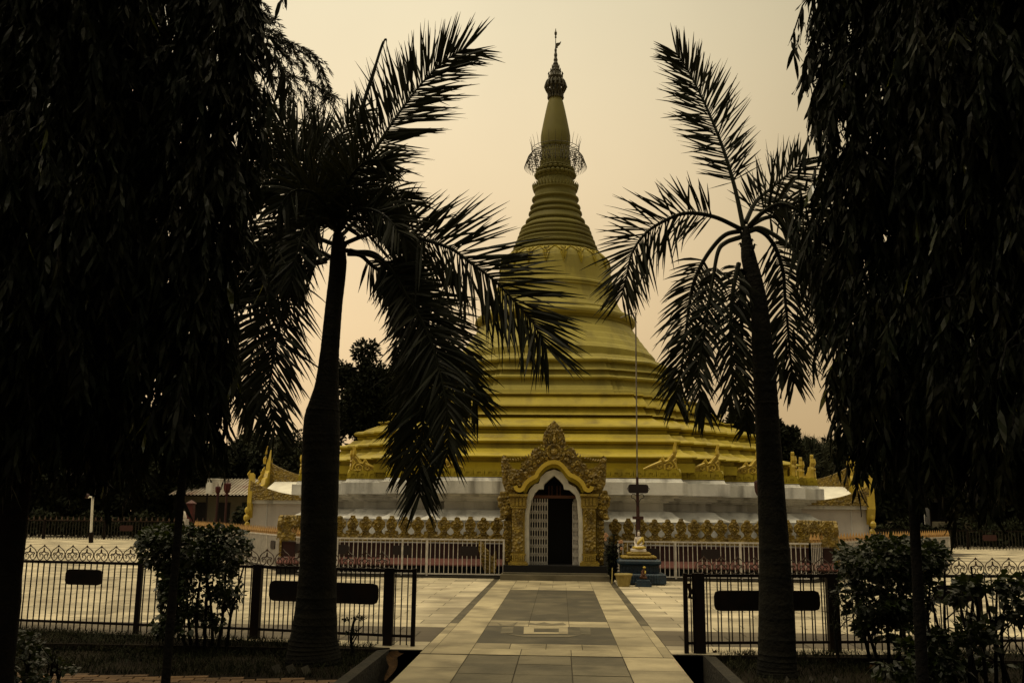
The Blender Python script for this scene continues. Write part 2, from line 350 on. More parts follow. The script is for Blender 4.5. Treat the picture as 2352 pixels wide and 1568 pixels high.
# running rows laid on the diagonal
def bricks(mb, x0, x1, y0, y1, z, ang):
    w, l, g = 0.12, 0.24, 0.016; ca, sa = math.cos(ang), math.sin(ang); cx, cy = (x0+x1)/2, (y0+y1)/2
    for i in range(-60, 60):
        for j in range(-34, 34):
            u = j*l+(l/2 if i % 2 else 0); v = i*w
            X = cx+u*ca-v*sa; Y = cy+u*sa+v*ca
            if x0 < X < x1 and y0 < Y < y1:
                c = [(g/2,g/2),(l-g/2,g/2),(l-g/2,w-g/2),(g/2,w-g/2)]; zz = z+random.uniform(-.004,.004)
                p = [(X+a*ca-b*sa, Y+a*sa+b*ca) for a, b in c]
                mb.add([(q[0],q[1],zz-0.05) for q in p]+[(q[0],q[1],zz) for q in p], [(4,5,6,7),(0,1,5,4),(1,2,6,5),(2,3,7,6),(3,0,4,7)])
bricks(mb, -7.5, KL-0.2, 7.4, 9.6, -0.04, R(12))
struct('brick_paving', mb, BRICK, 'brown brick paving along the bed')
mb = MB(); mb.box(-9, KL-0.05, 5, 9.74, -0.3, -0.09); struct('brick_bed', mb, SOIL)
# grass on the beds
n = 36000
side = rng.random(n) < 0.5
gx = np.where(side, rng.uniform(-7.5, KL-0.18, n), rng.uniform(KR+0.18, 8, n))
gy = np.where(side, rng.uniform(9.8, 11.48, n), rng.uniform(7.5, 11.48, n))
wd = rng.random(n) < .42; yb = np.where(side, 11.5+(-gx+PL-.4)*.19, 11.38+(gx-PR-.4)*.16); gy = np.where(wd, yb+.06-rng.random(n)**1.5*.9, gy)
dens = np.sin(gx*3.1)*np.cos(gy*4.3)+rng.random(n)*1.4 > 0.1; gx, gy = gx[dens], gy[dens]; n = len(gx)
O = np.stack([gx, gy, np.where(gy > 11.42, .01, -.06)], 1); D = np.stack([rng.normal(0, .35, n), rng.normal(0, .35, n), np.ones(n)], 1)
gm = leaf_batch(O, D, rng.normal(0, 1, (n, 3)), rng.uniform(.05, .13, n), rng.uniform(.004, .009, n), 0.35, rows=((0,.9),(.5,.8),(1,.05)))
tag(obj('grass', gm, GRASS), 'short dark grass growing on the beds beside the path', 'grass', kind='stuff')
# ------------------------------------------------------------------ stupa
ST = thing('stupa', 'tall golden bell shaped stupa with terraces, white base and carved doorway', 'stupa', (XC, YC, 0))
def zf(y, d): return P(1274, y, YC-d).z           # height of a front-centre edge seen at row y
def quarter_full(q, z):
    o = []
    for k in range(4):
        for (x, y) in q:
            for _ in range(k): x, y = -y, x
            o.append((XC+x, YC+y, z))
    return o
def stair(w0, d, n):
    s = (d-w0)/n; q = [(w0, -d)]
    for i in range(n):
        q.append((w0+i*s, -(d-(i+1)*s))); q.append((w0+(i+1)*s, -(d-(i+1)*s)))
    return q
def base_plan(dl): return [(x+dl, -(y+dl)) for x, y in ((3.45,8.3),(3.45,7.4),(4.72,7.4),(4.72,6.1),(6.1,6.1),(6.1,4.72),(7.4,4.72),(7.4,3.45),(8.3,3.45))]
# white base wall
prof = [(0.0,0.15),(zf(1205,8.45),0.15),(zf(1196,8.45),0.17),(zf(1193,8.4),0.05),(zf(1187,8.3),-0.10),(zf(1180,8.3),-0.22),(zf(1173,8.2),-0.30),(zf(1171.5,8.2),-0.40),(zf(1170,8.2),-0.50),
        (zf(1152,8.2),-0.50),(zf(1151.5,8.2),-0.36),(zf(1148,8.2),-0.36),(zf(1147.5,8.2),-0.24),(zf(1142,8.2),-0.24),(zf(1141.5,8.2),-0.12),(zf(1136,8.3),-0.12),(zf(1134,8.4),0.08),(zf(1105,8.4),0.08),(zf(1104,8.3),-0.02),(zf(1098,8.3),-0.05),(zf(1095,8.3),-0.10)]
mb = MB(); mb.loft([quarter_full(base_plan(d), z) for z, d in prof]); obj('base_wall', mb, WHITE, ST)
FZ0, FZ1 = zf(1095,8.2), zf(1076,8.2)
mb = MB(); mb.loft([quarter_full(base_plan(d), z) for z, d in ((FZ0-0.02,-0.12),(FZ0,-0.05),(FZ0+0.03,-0.05),(FZ0+0.031,-0.10),(FZ1,-0.10),(FZ1+0.001,-0.35))])
def along(pl, fn):
    full = quarter_full(base_plan(pl), 0); n = len(full)
    for i in range(n):
        a = Vector(full[i]); b = Vector(full[(i+1)%n]); fn(a, b)
def scallops(a, b):
    L = (b-a).length; k = max(1, round(L/0.30)); t = (b-a).normalized(); nr = Vector((t.y, -t.x, 0)); w = L/k
    for j in range(k):
        c = a+t*(j+0.5)*w
        pts = [(-.46*w,.035),(-.46*w,FZ1-FZ0-.055),(-.28*w,FZ1-FZ0-.012),(0,FZ1-FZ0+.03),(.28*w,FZ1-FZ0-.012),(.46*w,FZ1-FZ0-.055),(.46*w,.035)]
        mb.prism(pts, lambda p: c+t*p[0]+Vector((0,0,FZ0+p[1]))+nr*0.035, lambda p: c+t*p[0]+Vector((0,0,FZ0+p[1]))-nr*0.01)
        pts = [(-.30*w,.05),(-.30*w,FZ1-FZ0-.09),(-.12*w,FZ1-FZ0-.05),(.12*w,FZ1-FZ0-.05),(.30*w,FZ1-FZ0-.09),(.30*w,.05),(.19*w,.05),(.19*w,FZ1-FZ0-.10),(0,FZ1-FZ0-.08),(-.19*w,FZ1-FZ0-.10),(-.19*w,.05)]
        mb.prism(pts, lambda p: c+t*p[0]+Vector((0,0,FZ0+p[1]))+nr*0.055, lambda p: c+t*p[0]+Vector((0,0,FZ0+p[1]))+nr*0.03)
along(-0.10, scallops); obj('frieze', mb, GOLD, ST, label='golden frieze of small arched panels above the white wall')
# gold terraces
def torus_pts(y0, y1, d, bulge, k=6):            # rows y0 (low) to y1 (high)
    return [(zf(y0+.4, d), d-bulge-.07)]+[(zf(y0+(y1-y0)*(1-math.cos(math.pi*i/k))/2, d), d-bulge+bulge*math.sin(math.pi*i/k)) for i in range(k+1)]
T = [(FZ1-0.05,7.55),(zf(1062,7.55),7.55),(zf(1061,7.5),7.45),(zf(1051,7.45),7.45),(zf(1050.5,7.5),7.64),(zf(1047.5,7.55),7.64),(zf(1040,7.3),7.30),(zf(1036.5,7.1),7.08)]
T += [(zf(1030,6.95),6.95),(zf(1029,6.95),6.88),(zf(1020,6.85),6.85)]
T += torus_pts(1019, 1006, 6.98, 0.22)
T += [(zf(1004.5,6.6),6.62),(zf(996,6.5),6.5),(zf(995.6,6.5),6.36),(zf(988,6.4),6.4)]
T += torus_pts(987, 971, 6.5, 0.27)
T += [(zf(969,6.1),6.12),(zf(962,5.8),5.84),(zf(957,5.65),5.65),(zf(953.5,5.6),5.6),(zf(953.3,5.6),5.79),(zf(951,5.6),5.77),(zf(950.5,5.5),5.46),(zf(934,5.3),5.3),(zf(933.8,5.3),5.47),(zf(930,5.3),5.45),(zf(929.5,5.2),5.12),
      (zf(918,4.9),4.95),(zf(908,4.75),4.8),(zf(906,4.7),4.90),(zf(903,4.7),4.88),(zf(902.5,4.6),4.2)]
mb = MB(); loops = []
for z, d in T:
    w = 0.50*d+0.03*(d-4.7); loops.append(quarter_full(stair(w, d, 8), z))
mb.loft(loops); obj('terraces', mb, GOLD, ST, label='stepped golden terraces with rounded mouldings')
# octagonal tier
def octp(a, s=0.10): return [(0.42*a,-a),(0.42*a,-(a-s)),(0.455*a,-(a-s)),(0.455*a,-(a-2*s)),(0.50*a,-(a-2*s)),(0.78*a,-0.80*a),((a-2*s),-0.50*a),((a-2*s),-0.455*a),((a-s),-0.455*a),((a-s),-0.42*a),(a,-0.42*a)]
T = [(zf(904,4.3),4.45),(zf(894,4.4),4.42),(zf(893.5,4.3),4.36),(zf(884,4.3),4.30),(zf(883.5,4.3),4.24),(zf(871,4.2),4.18)]+torus_pts(870, 859, 4.34, 0.18, 5)+[(zf(859,4.1),4.12),(zf(849,4.1),4.05),(zf(848.5,4.1),4.20),(zf(845,4.1),4.18),(zf(844,4),3.98),(zf(831,3.9),3.88)]+torus_pts(830, 818, 4.04, 0.18, 5)+[(zf(818,3.8),3.80),(zf(811,3.7),3.72),(zf(810,3.7),3.5)]
mb = MB(); mb.loft([quarter_full(octp(a), z) for z, a in T]); obj('octagonal_tier', mb, GOLDP, ST)
# round body, silhouette measured on the plane through the centre
def rz(xz, yz, ox=976, oy=517, s=0.3661, cx0=1275.0):
    px, py = ox+s*xz, oy+s*yz; cxx = cx0+(900-py)*0.0042
    p = P(px, py, YC); c = P(cxx, py, YC); return (abs(p.x-c.x)*0.985, p.z)
B = [rz(1455,860), rz(1436,838), rz(1424,830), rz(1404,800), rz(1395,792), rz(1374,762), rz(1364,754), rz(1346,722), rz(1336,714), rz(1312,674)]
Bz = []
for i, (r, z) in enumerate(B): Bz.append((r, z))
bell = Bz + [rz(1292,664), rz(1300,652), rz(1322,645), rz(1331,632), rz(1330,618), rz(1318,604), rz(1296,594), rz(1264,588), rz(1262,575), rz(1240,552), rz(1222,520), rz(1208,487), rz(1203,460), rz(1201,452), rz(1209,446), rz(1209,438), rz(1200,434), rz(1207,428), rz(1205,418), rz(1192,410), rz(1186,390), rz(1178,350), rz(1172,310), rz(1165,270), rz(1152,240), rz(1132,218), rz(1110,203)]
mb = MB(); mb.lathe([(bell[0][0], bell[0][1]-0.8)]+bell, XC, YC, 96); obj('bell', mb, GOLDP, ST, smooth=False)
sp = [rz(1110,203), rz(1098,196), rz(1101,188), rz(1090,180), rz(1080,158), rz(1066,122), rz(1069,114), rz(1058,104), rz(1050,80), rz(1042,62), rz(1046,54), rz(1036,44), rz(1030,30)]
def rq(r, y): return rz(1274+0.0+r*0.3295/0.3661 if 0 else 0, 0) if 0 else None
def ru(rzp, yz):                                 # spire zoom: radius and row there
    py = yz*0.3295; c = P(1279, py, YC); p = P(1279+rzp*0.3295, py, YC); return (p.x-c.x, p.z)
sp2 = [(196,1560),(200,1552),(190,1535),(178,1512),(180,1496),(170,1482),(162,1470),(166,1458),(155,1440),(148,1420),(148,1400),(156,1396),(156,1386),(146,1378),(143,1350),(146,1340),(154,1334),(154,1322),(140,1312),(132,1300),(124,1262),(118,1256),(128,1246),(130,1230),(124,1216),(112,1208),(108,1198),(106,1182),(112,1172),(106,1162),(103,1120),(98,1090),(96,1060),(98,1045)]
spire = sp + [ru(*q) for q in sp2]
def tori(prof, rows):
    out = list(prof)
    for (r, z) in rows:
        out = [q for q in out if abs(q[1]-z) > .11]
        out += [(r-.03, z-.10), (r+.02, z-.07), (r+.045, z-.03), (r+.035, z+.02), (r-.005, z+.04), (r-.05, z+.045)]
    return sorted(out, key=lambda q: q[1])
spire = tori(spire, [rz(1100,186), rz(1068,116), rz(1045,56), ru(200,1550), ru(179,1492), ru(156,1392), ru(168,1450), rz(1035,30), rz(1056,86), rz(1082,150)])
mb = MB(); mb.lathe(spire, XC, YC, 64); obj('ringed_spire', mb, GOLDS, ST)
bud = [(97,1050),(101,1020),(104,985),(103,950),(97,915),(84,850),(69,780),(55,720),(45,690),(40,660),(36,650)]
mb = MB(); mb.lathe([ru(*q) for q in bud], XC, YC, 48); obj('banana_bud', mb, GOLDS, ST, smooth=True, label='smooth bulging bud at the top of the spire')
# beaded and toothed rims
mb = MB()
for (r, y, k, rr_) in ((150,1318,40,.085),(130,1226,26,.10),(122,1195,24,.09)):
    R0, z0 = ru(r, y)
    for i in range(k):
        a = 2*math.pi*i/k; c = (XC+R0*math.cos(a), YC+R0*math.sin(a), z0)
        if r == 150: mb.tube([c, (XC+(R0+.07)*math.cos(a), YC+(R0+.07)*math.sin(a), z0+.16)], [rr_*.6, .005], 4)
        else: mb.blob(c, rr_, rr_, rr_*.9, 6, 4)
for (r0, y0, y1, k) in ((106,1165,1115,22),(126,1290,1235,26),(143,1345,1325,44)):
    for i in range(k):
        a = 2*math.pi*i/k; ra, za = ru(r0, y0); rb, zb = ru(r0-(4 if r0 != 126 else 8), y1)
        mb.tube([(XC+ra*math.cos(a), YC+ra*math.sin(a), za), (XC+rb*math.cos(a), YC+rb*math.sin(a), zb)], .022, 4)
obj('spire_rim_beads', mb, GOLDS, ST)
# hanging lotus ornaments on the bell's shoulder
def surf(z):
    for (r0, z0), (r1, z1) in zip(bell, bell[1:]):
        if z0 <= z <= z1: return r0+(r1-r0)*(z-z0)/max(z1-z0, 1e-6)
    return bell[-1][0]
z_a, z_b = rz(1130,215)[1]+0.0, rz(1165,270)[1]; z_a = bell[-1][1]; 
def onb(a, z, o=0.03): r = surf(z)+o; return (XC+r*math.cos(a), YC+r*math.sin(a), z)
K = 20; zt = bell[-1][1]-0.02; zl = zt-.75
def onb(a, z, o=0.02): z = zt+(z-zt)*.62+.06; z = min(z, zt); r = surf(z)+o; return (XC+r*math.cos(a), YC+r*math.sin(a), z)
for i in range(K):
    a0 = 2*math.pi*(i+0.5)/K-math.pi/2; mb = MB(); da = 2*math.pi/K
    mb.tube([onb(a0-0.16*da, zt-0.55), onb(a0-.1*da, zt-.75), onb(a0, zt-1.15), onb(a0+.1*da, zt-.75), onb(a0+0.16*da, zt-0.55)], .03, 4)
    mb.tube([onb(a0, zt-0.45), onb(a0, zt-0.95)], [.07, .02], 4)
    for sg in (-1, 1):
        mb.tube([onb(a0, zt-.5), onb(a0+sg*.14*da, zt-.42), onb(a0+sg*.22*da, zt-.30), onb(a0+sg*.15*da, zt-.18), onb(a0+sg*.05*da, zt-.26), onb(a0+sg*.1*da, zt-.34)], .035, 4)
        mb.tube([onb(a0+sg*.22*da, zt-.36), onb(a0+sg*.34*da, zt-.22), onb(a0+sg*.5*da, zt-.12)], .03, 4)
    obj('lotus_pendant', mb, GOLD, ST)
# wire umbrella ring and crown
mb = MB()
def ring(r, z, rad, n=48): mb.tube([(XC+r*math.cos(2*math.pi*i/n), YC+r*math.sin(2*math.pi*i/n), z) for i in range(n+1)], rad, 4, False)
r1, z1 = ru(212, 1125); r2, z2_ = ru(165, 1052); ri = ru(100, 1060)[0]; zi = ru(100, 1045)[1]
for f in (0.0, .45, .85): ring(r2+(r1-r2)*f, z2_-(0.50*f)-.1, .010)
ring(r2, z2_+.05, .014)
for i in range(72):
    a = 2*math.pi*i/72; c, s = math.cos(a), math.sin(a)
    mb.tube([(XC+r2*c, YC+r2*s, z2_-.1), (XC+(r2+r1)/2*c*1.02, YC+(r2+r1)/2*s*1.02, z2_-.28), (XC+r1*1.03*c, YC+r1*1.03*s, z2_-.68)], .009, 3)
for i in range(24):
    a = 2*math.pi*i/24; c, s = math.cos(a), math.sin(a)
    mb.tube([(XC+r2*c, YC+r2*s, z2_+.05), (XC+r2*1.03*c, YC+r2*1.03*s, z2_+.25), (XC+r2*1.1*c, YC+r2*1.1*s, z2_+.48)], [.012, .009, .004], 3)
    mb.tube([(XC+ri*c, YC+ri*s, z2_-.05), (XC+r2*c, YC+r2*s, z2_+.0)], .014, 3)
    mb.tube([(XC+ri*c, YC+ri*s, z2_-.55), (XC+r1*.9*c, YC+r1*.9*s, z2_-.5)], .012, 3)
    for f in (0.35, .75):
        rr_ = ri+(r1-ri)*f; zz = z2_-.22-.32*f
        mb.tube([(XC+rr_*c, YC+rr_*s, zz+.12), (XC+(rr_+.07)*c, YC+(rr_+.07)*s, zz+.02), (XC+rr_*c, YC+rr_*s, zz-.12)], .014, 4)
        mb.blob((XC+rr_*c, YC+rr_*s, zz-.17), .035, .035, .05, 5, 3)
obj('wire_umbrella', mb, BRONZE, ST, label='wide wire umbrella ring hung with small bells')
mb = MB()
prof = [(40,690),(44,660),(46,640),(40,630),(38,600),(62,585),(60,575),(44,560),(52,540),(36,520),(30,500),(32,495),(20,470),(15,455),(18,445),(12,430),(15,420),(9,400),(12,385),(7,365),(9,350),(5,335),(3,320),(2.5,270),(7,262),(4,250),(9,240),(9,228),(4,218),(1.5,200)]
mb.lathe([ru(*q) for q in prof], XC, YC, 24)
ra, za = ru(62, 590)
for i in range(16):
    a = 2*math.pi*i/16; c, s = math.cos(a), math.sin(a)
    def q(r, y): rr_, zz = ru(r, y); return (XC+rr_*c, YC+rr_*s, zz)
    mb.tube([q(55,560), q(66,575), q(74,600), q(62,615), q(56,600)], .03, 4); mb.tube([q(74,605), q(66,630), q(52,650), q(50,675)], .03, 4); mb.blob(q(51,682), .05, .05, .07, 5, 3); mb.blob(q(72,608), .06, .06, .06, 5, 3)
    mb.tube([q(46,540), q(50,512)], [.03,.008], 4); mb.blob(q(50,515), .03, .03, .04, 4, 3); mb.tube([q(32,500), q(36,480)], [.025,.008], 4); mb.tube([q(24,475), q(26,455)], [.02,.006], 4)
obj('crown', mb, BRONZE, ST, label='dark tiered metal crown at the tip of the spire')
mb = MB()
def vp(x, y): return P(1091+.3295*x, .3295*y, YC-0.02)
pts = [(572,320),(560,322),(562,306),(572,302),(588,300),(600,290),(594,306),(582,318)]
q3 = [vp(*p) for p in pts]; mb.prism([(p.x, p.z) for p in q3], lambda p: (p[0], YC-.04, p[1]), lambda p: (p[0], YC+.04, p[1]))
mb.tube([vp(570,318), vp(570,335)], .04, 5)
obj('bird_vane', mb, BRONZE, ST)
# crouching scroll ornaments at the corners above the frieze
orn = [(360,437),(372,424),(400,416),(450,390),(495,370),(515,345),(535,325),(545,352),(560,358),(590,322),(612,300),(622,285),(618,262),(628,235),(636,210),(650,214),(652,232),(646,248),(650,262),(655,292),(640,325),(652,350),(648,395),(652,437)]
S5 = 0.2746
def orn_local():
    k = 0.2746/88.0; return [((x-652)*k, (437-y)*k*1.04) for x, y in orn]
OL = orn_local()
def ornament(cx, cy, z, ax, out):                 # ax: direction the tail points away from, out: outward normal
    mb = MB(); ax = Vector(ax); out = Vector(out); o = Vector((cx, cy, z))
    pos = lambda p, t: o+ax*p[0]+out*t+Vector((0,0,p[1]))
    mb.prism(OL, lambda p: pos(p, 0.04), lambda p: pos(p, -0.05))
    k = 0.2746/88.0
    def cv(pts, r): mb.tube([pos(((x-652)*k, (437-y)*k*1.04), 0.08) for x, y in pts], r, 5)
    cv([(365,434),(420,412),(480,388),(520,370)], [.02,.035,.04,.03]); cv([(520,385),(490,395),(480,415),(500,428),(515,418),(508,405)], .02)
    cv([(525,345),(545,372),(575,365),(600,330),(622,310)], .035); cv([(545,435),(545,400),(570,380),(600,385),(615,405),(600,425),(580,415),(590,400)], .026)
    cv([(640,345),(615,365),(635,395),(645,430)], .03); cv([(628,250),(634,290),(640,315)], [.03,.05,.02]); cv([(560,430),(600,432),(640,432)], .025)
    obj('corner_ornament', mb, GOLDB, ST)
oz = FZ1+0.0
for sx in (-1, 1):
    for (w, d) in ((3.30, 8.12), (4.57, 7.22), (5.93, 5.93)): ornament(XC+sx*w, YC-d, oz, (sx,0,0), (0,-1,0))
    for (w, d) in ((5.80, 5.93), (4.57, 7.22), (3.30, 8.12), (1.9, 8.12)): ornament(XC+sx*d, YC-w, oz, (0,-1,0), (sx,0,0))
# ------------------------------------------------------------------ front portal
YP = 24.0
def z3(x, y, Y=YP): p = P(1091+.293*x, 918.7+.293*y, Y); return (p.x, p.z)
def q3l(pts, Y=YP): return [z3(x, y, Y) for x, y in pts]
PO = obj('portal', (lambda m: (m.pxz(q3l([(230,1300),(235,960),(225,720),(330,560),(470,440),(545,400),(600,260),(640,260),(700,400),(780,440),(910,560),(1015,720),(1010,960),(1010,1300),(825,1300),(815,950),(800,790),(785,740),(740,700),(700,695),(690,660),(660,625),(620,590),(580,620),(540,660),(535,695),(500,695),(470,725),(440,790),(420,900),(420,1300)]), YP+0.16, YP+1.0), m)[1])(MB()), PILA, ST, label='carved golden doorway porch on the front of the stupa')
mb = MB()
outl = [(275,738),(235,705),(215,650),(212,600),(206,520),(205,450),(222,430),(245,432),(255,470),(272,500),(300,535),(345,543),(362,525),(360,492),(385,480),(400,455),(420,450),(438,430),(446,395),(475,368),(500,380),(528,385),(545,395),
        (530,345),(530,300),(542,255),(560,230),(575,200),(600,178),(620,158),(642,180),(665,205),(680,235),(695,262),(706,300),(710,345),(700,390),(715,382),(740,376),(765,368),(785,395),(797,425),(800,445),(835,458),(845,490),(872,510),(885,538),(928,532),(955,512),(975,490),(985,452),(1005,434),(1026,445),(1030,520),(1026,600),(1024,655),(1000,705),(962,738),
        (905,738),(880,705),(850,670),(820,625),(780,600),(740,580),(700,530),(660,497),(620,487),(580,492),(540,512),(500,557),(485,592),(450,607),(410,632),(385,662),(350,703),(330,738)]
mb.pxz(q3l(outl), YP-0.02, YP+0.17)
def curl(x, y, r, sg=1, th=.022, turn=1.6, ph=0.0, Y=YP-0.05):
    pts = []
    for i in range(12):
        t = i/11; a = ph+sg*t*turn*2*math.pi; q = r*(1-0.75*t); X, Z = z3(x+q*math.cos(a), y+q*math.sin(a)); pts.append((X, Y+0.02*t-0.03*t, Z))
    mb.tube(pts, [th*(0.6+0.5*math.sin(math.pi*i/11)) for i in range(12)], 5)
def flame(x, y, l, ang, w=.03, Y=YP-.05):
    c, s = math.cos(ang), math.sin(ang); pts = []
    for i in range(5):
        t = i/4; X, Z = z3(x+l*t*c+6*math.sin(t*3)*-s, y+l*t*s+6*math.sin(t*3)*c); pts.append((X, Y-0.02*math.sin(math.pi*t), Z))
    mb.tube(pts, [w*.5, w, w*.9, w*.5, .004], 5)
random.seed(3)
for sg, cx in ((-1, 620), (1, 617)):
    def m(x): return cx+sg*(620-x) if sg > 0 else x
    for (x, y, r) in ((250,570,20),(285,605,30),(300,640,20),(240,520,16),(232,470,14),(330,590,20),(265,680,20),(300,690,14),(362,560,18),(385,520,18),(400,575,16),(430,490,20),(440,545,18),(470,510,16),(475,440,22),(470,400,16),(505,420,18),(520,460,16),(500,480,14),(412,600,10),(340,640,18),(350,665,10),(545,420,12),(560,455,10)):
        curl(m(x), y, r, sg*random.choice((-1,1)), .020+r*.0006, random.uniform(1.1,1.8), random.uniform(0,6))
    for i in range(16):
        t = i/15; x = 222+(520-222)*t; y = 470+60*math.sin(t*2.6)-t*140
        flame(m(x), y+10, 26, -math.pi/2+sg*(0.5-.3*t), .022)
    for (x, y, a) in ((545,380,-2.0),(538,345,-1.9),(542,310,-1.8),(548,280,-1.7),(560,250,-1.5),(578,225,-1.4),(595,205,-1.3),(560,350,-1.9),(575,320,-1.7),(575,290,-1.5),(590,260,-1.4),(585,345,-2.2)):
        flame(m(x), y, 26, (a if sg < 0 else math.pi-a)+0.0, .024)
    for (x, y, r) in ((565,385,12),(560,300,10),(572,270,9),(590,240,8),(552,330,9)): curl(m(x), y, r, sg, .018, 1.3)
    for i in range(9): curl(m(240+random.uniform(-8,14)), 960+i*36, 13, sg*(1 if i % 2 else -1), .016, 1.2, random.random()*6)
# disc and teardrop
X0, Z0 = z3(620, 403)
for r0, rad in ((.175,.028),(.13,.012)):
    mb.tube([(X0+r0*math.cos(a/16*math.pi*2), YP-.06, Z0+r0*math.sin(a/16*math.pi*2)) for a in range(17)], rad, 6, False)
mb.blob((X0, YP-.01, Z0), .12, .07, .12, 14, 7)
mb.tube([(X0+.27*math.cos(a), YP-.05, Z0+.27*math.sin(a)) for a in [math.pi*(1.02+.96*i/10) for i in range(11)]], .024, 5)
X1, Z1 = z3(622, 310); mb.tube([(X1, YP-.05, Z1-.11), (X1, YP-.06, Z1-.04), (X1, YP-.06, Z1+.06), (X1, YP-.05, Z1+.2)], [.02,.055,.035,.006], 7)
mb.tube([(X1+p[0], YP-.05, Z1+p[1]) for p in ((0,.26),(-.06,.1),(-.1,-.02),(-.07,-.13),(0,-.17),(.07,-.13),(.1,-.02),(.06,.1),(0,.26))], .014, 4)
obj('carved_gable', mb, CARVE, PO)
# corbels at each side
for sg in (-1, 1):
    mb = MB()
    def mm(x): return x if sg < 0 else 1237-x
    body = [(285,735),(240,712),(200,715),(195,735),(172,770),(180,800),(180,830),(198,850),(195,880),(205,905),(185,925),(200,942),(230,935),(262,905),(285,880)]
    pts = q3l([(mm(x), y) for x, y in body]); mb.pxz(pts, YP-.0, YP+.3)
    for (x, y, r) in ((235,745,22),(235,795,26),(255,840,16),(225,850,16),(215,910,20),(245,885,14),(200,770,14),(265,790,14)): curl(mm(x), y, r, sg, .034, 1.2, y*.1, YP-.05)
    flame(mm(200), 722, 50, 0.0 if sg < 0 else math.pi, .045); flame(mm(185), 928, 50, -0.1 if sg < 0 else math.pi+.1, .04)
    strip = q3l([(mm(x), y) for x, y in ((282,940),(225,940),(228,1010),(215,1060),(222,1120),(235,1200),(232,1290),(282,1290))]); mb.pxz(strip, YP+.03, YP+.2)
    for i in range(9): curl(mm(248), 965+i*36, 17, sg*(1 if i % 2 else -1), .022, 1.2, i, YP+.0)
    obj('corbel', mb, CARVE, PO)
# pilasters
for sg in (-1, 1):
    mb = MB()
    def bx(x0, x1, y0, y1, ya, yb):
        if sg > 0: x0, x1 = 1237-x1, 1237-x0
        a = z3(x0, y1); b = z3(x1, y0); mb.box(a[0], b[0], ya, yb, a[1], b[1])
    bx(290,392,840,1206,YP-.08,YP+.3); bx(284,402,835,846,YP-.12,YP+.3); bx(276,406,752,835,YP-.10,YP+.3); bx(268,414,735,752,YP-.17,YP+.3)
    bx(282,398,1200,1212,YP-.12,YP+.3); bx(290,390,1212,1262,YP-.13,YP+.3); bx(264,416,1272,1298,YP-.2,YP+.3); bx(276,404,1260,1272,YP-.17,YP+.3)
    for i in range(4):
        x = 292+i*28; bx(x, x+20, 765, 826, YP-.125, YP)
    for i in range(6):
        x = 292+i*17; bx(x, x+10, 1218, 1256, YP-.15, YP)
    pil = obj('pilaster', mb, PILA, PO)
    mb = MB(); xa, xb = sorted((z3(300 if sg < 0 else 937, 0)[0], z3(384 if sg < 0 else 853, 0)[0])); mb.box(xa, xb, YP-.096, YP+.02, z3(620,1190)[1], z3(620,852)[1])
    def mm(x): return x if sg < 0 else 1237-x
    for pts in ([(300,848),(384,848),(384,905),(372,935),(358,945),(342,972),(326,945),(312,935),(300,905)], [(318,1010),(365,1010),(358,1040),(326,1040)], [(300,1165),(318,1130),(330,1150),(341,1120),(354,1150),(366,1130),(382,1165),(341,1185)]):
        mb.pxz(q3l([(mm(x), y) for x, y in pts]), YP-.11, YP)
    for (x, y, r) in ((320,870,14),(362,870,14),(341,920,12),(320,905,10),(362,905,10),(341,1150,12)): curl(mm(x), y, r, sg, .016, 1.3, 0, YP-.12)
    for k in range(3): mb.tube([( *z3(mm(322), 870+k*16),)[:1]+(YP-.14,)+(z3(mm(322), 870+k*16)[1],), (z3(mm(341), 895+k*16)[0], YP-.14, z3(341, 895+k*16)[1]), (z3(mm(360), 870+k*16)[0], YP-.14, z3(360, 870+k*16)[1])], .012, 4)
    obj('carved_panel', mb, CARVE, PO)
# golden ogee mouldings, white arch
def ribbon(mb, line, w, ya, yb, up=None):
    pts = [Vector(z3(*p)) for p in line]; pts = [Vector((p.x, p.y, 0)) for p in pts]; pts = catmull(pts, 4); n = len(pts); A = []; Bq = []
    for i, p in enumerate(pts):
        t = (pts[min(i+1, n-1)]-pts[max(i-1, 0)]).normalized(); nn = Vector((-t.y, t.x, 0)); A.append(p+nn*w/2); Bq.append(p-nn*w/2)
    for i in range(n-1):
        q = [A[i], A[i+1], Bq[i+1], Bq[i]]
        mb.add([(v.x, ya, v.y) for v in q]+[(v.x, yb, v.y) for v in q], [(0,1,2,3),(7,6,5,4),(0,4,5,1),(2,6,7,3)]+([(1,5,6,2)] if i == n-2 else [])+([(3,7,4,0)] if i == 0 else []))
mb = MB(); cl = [(318,672),(328,696),(350,706),(374,696),(392,664),(415,636),(450,612),(480,597),(497,562),(540,516),(580,494),(620,487),(660,496),(700,532),(740,582),(780,602),(820,628),(846,660),(862,694),(886,708),(908,698),(916,676)]
ribbon(mb, cl, .10, YP-.20, YP+.1)
obj('ogee_moulding', mb, GOLDB, PO)
mb = MB(); ribbon(mb, [(x, y+16) for x, y in cl[3:-3]], .10, YP-.11, YP+.12); ribbon(mb, [(x+(620-x)*.05, y+30) for x, y in cl[3:-3]], .09, YP-.06, YP+.14)
obj('inner_moulding', mb, GOLD, PO)
mb = MB()
ao = [(392,1300),(390,1000),(392,900),(402,800),(412,745),(430,700),(470,657),(500,652),(515,602),(560,562),(620,542),(688,568),(724,622),(735,655),(790,682),(820,732),(836,800),(846,1000),(842,1300)]
ai = [(815,1300),(812,950),(799,790),(785,742),(740,703),(698,698),(690,660),(660,625),(620,590),(580,622),(540,660),(538,697),(500,697),(470,727),(442,790),(424,900),(422,1000),(424,1300)]
mb.pxz(q3l(ao+ai), YP-.03, YP+.45); obj('door_arch', mb, WARCH, PO)
mb = MB(); a = z3(400, 1302); b = z3(840, 560)
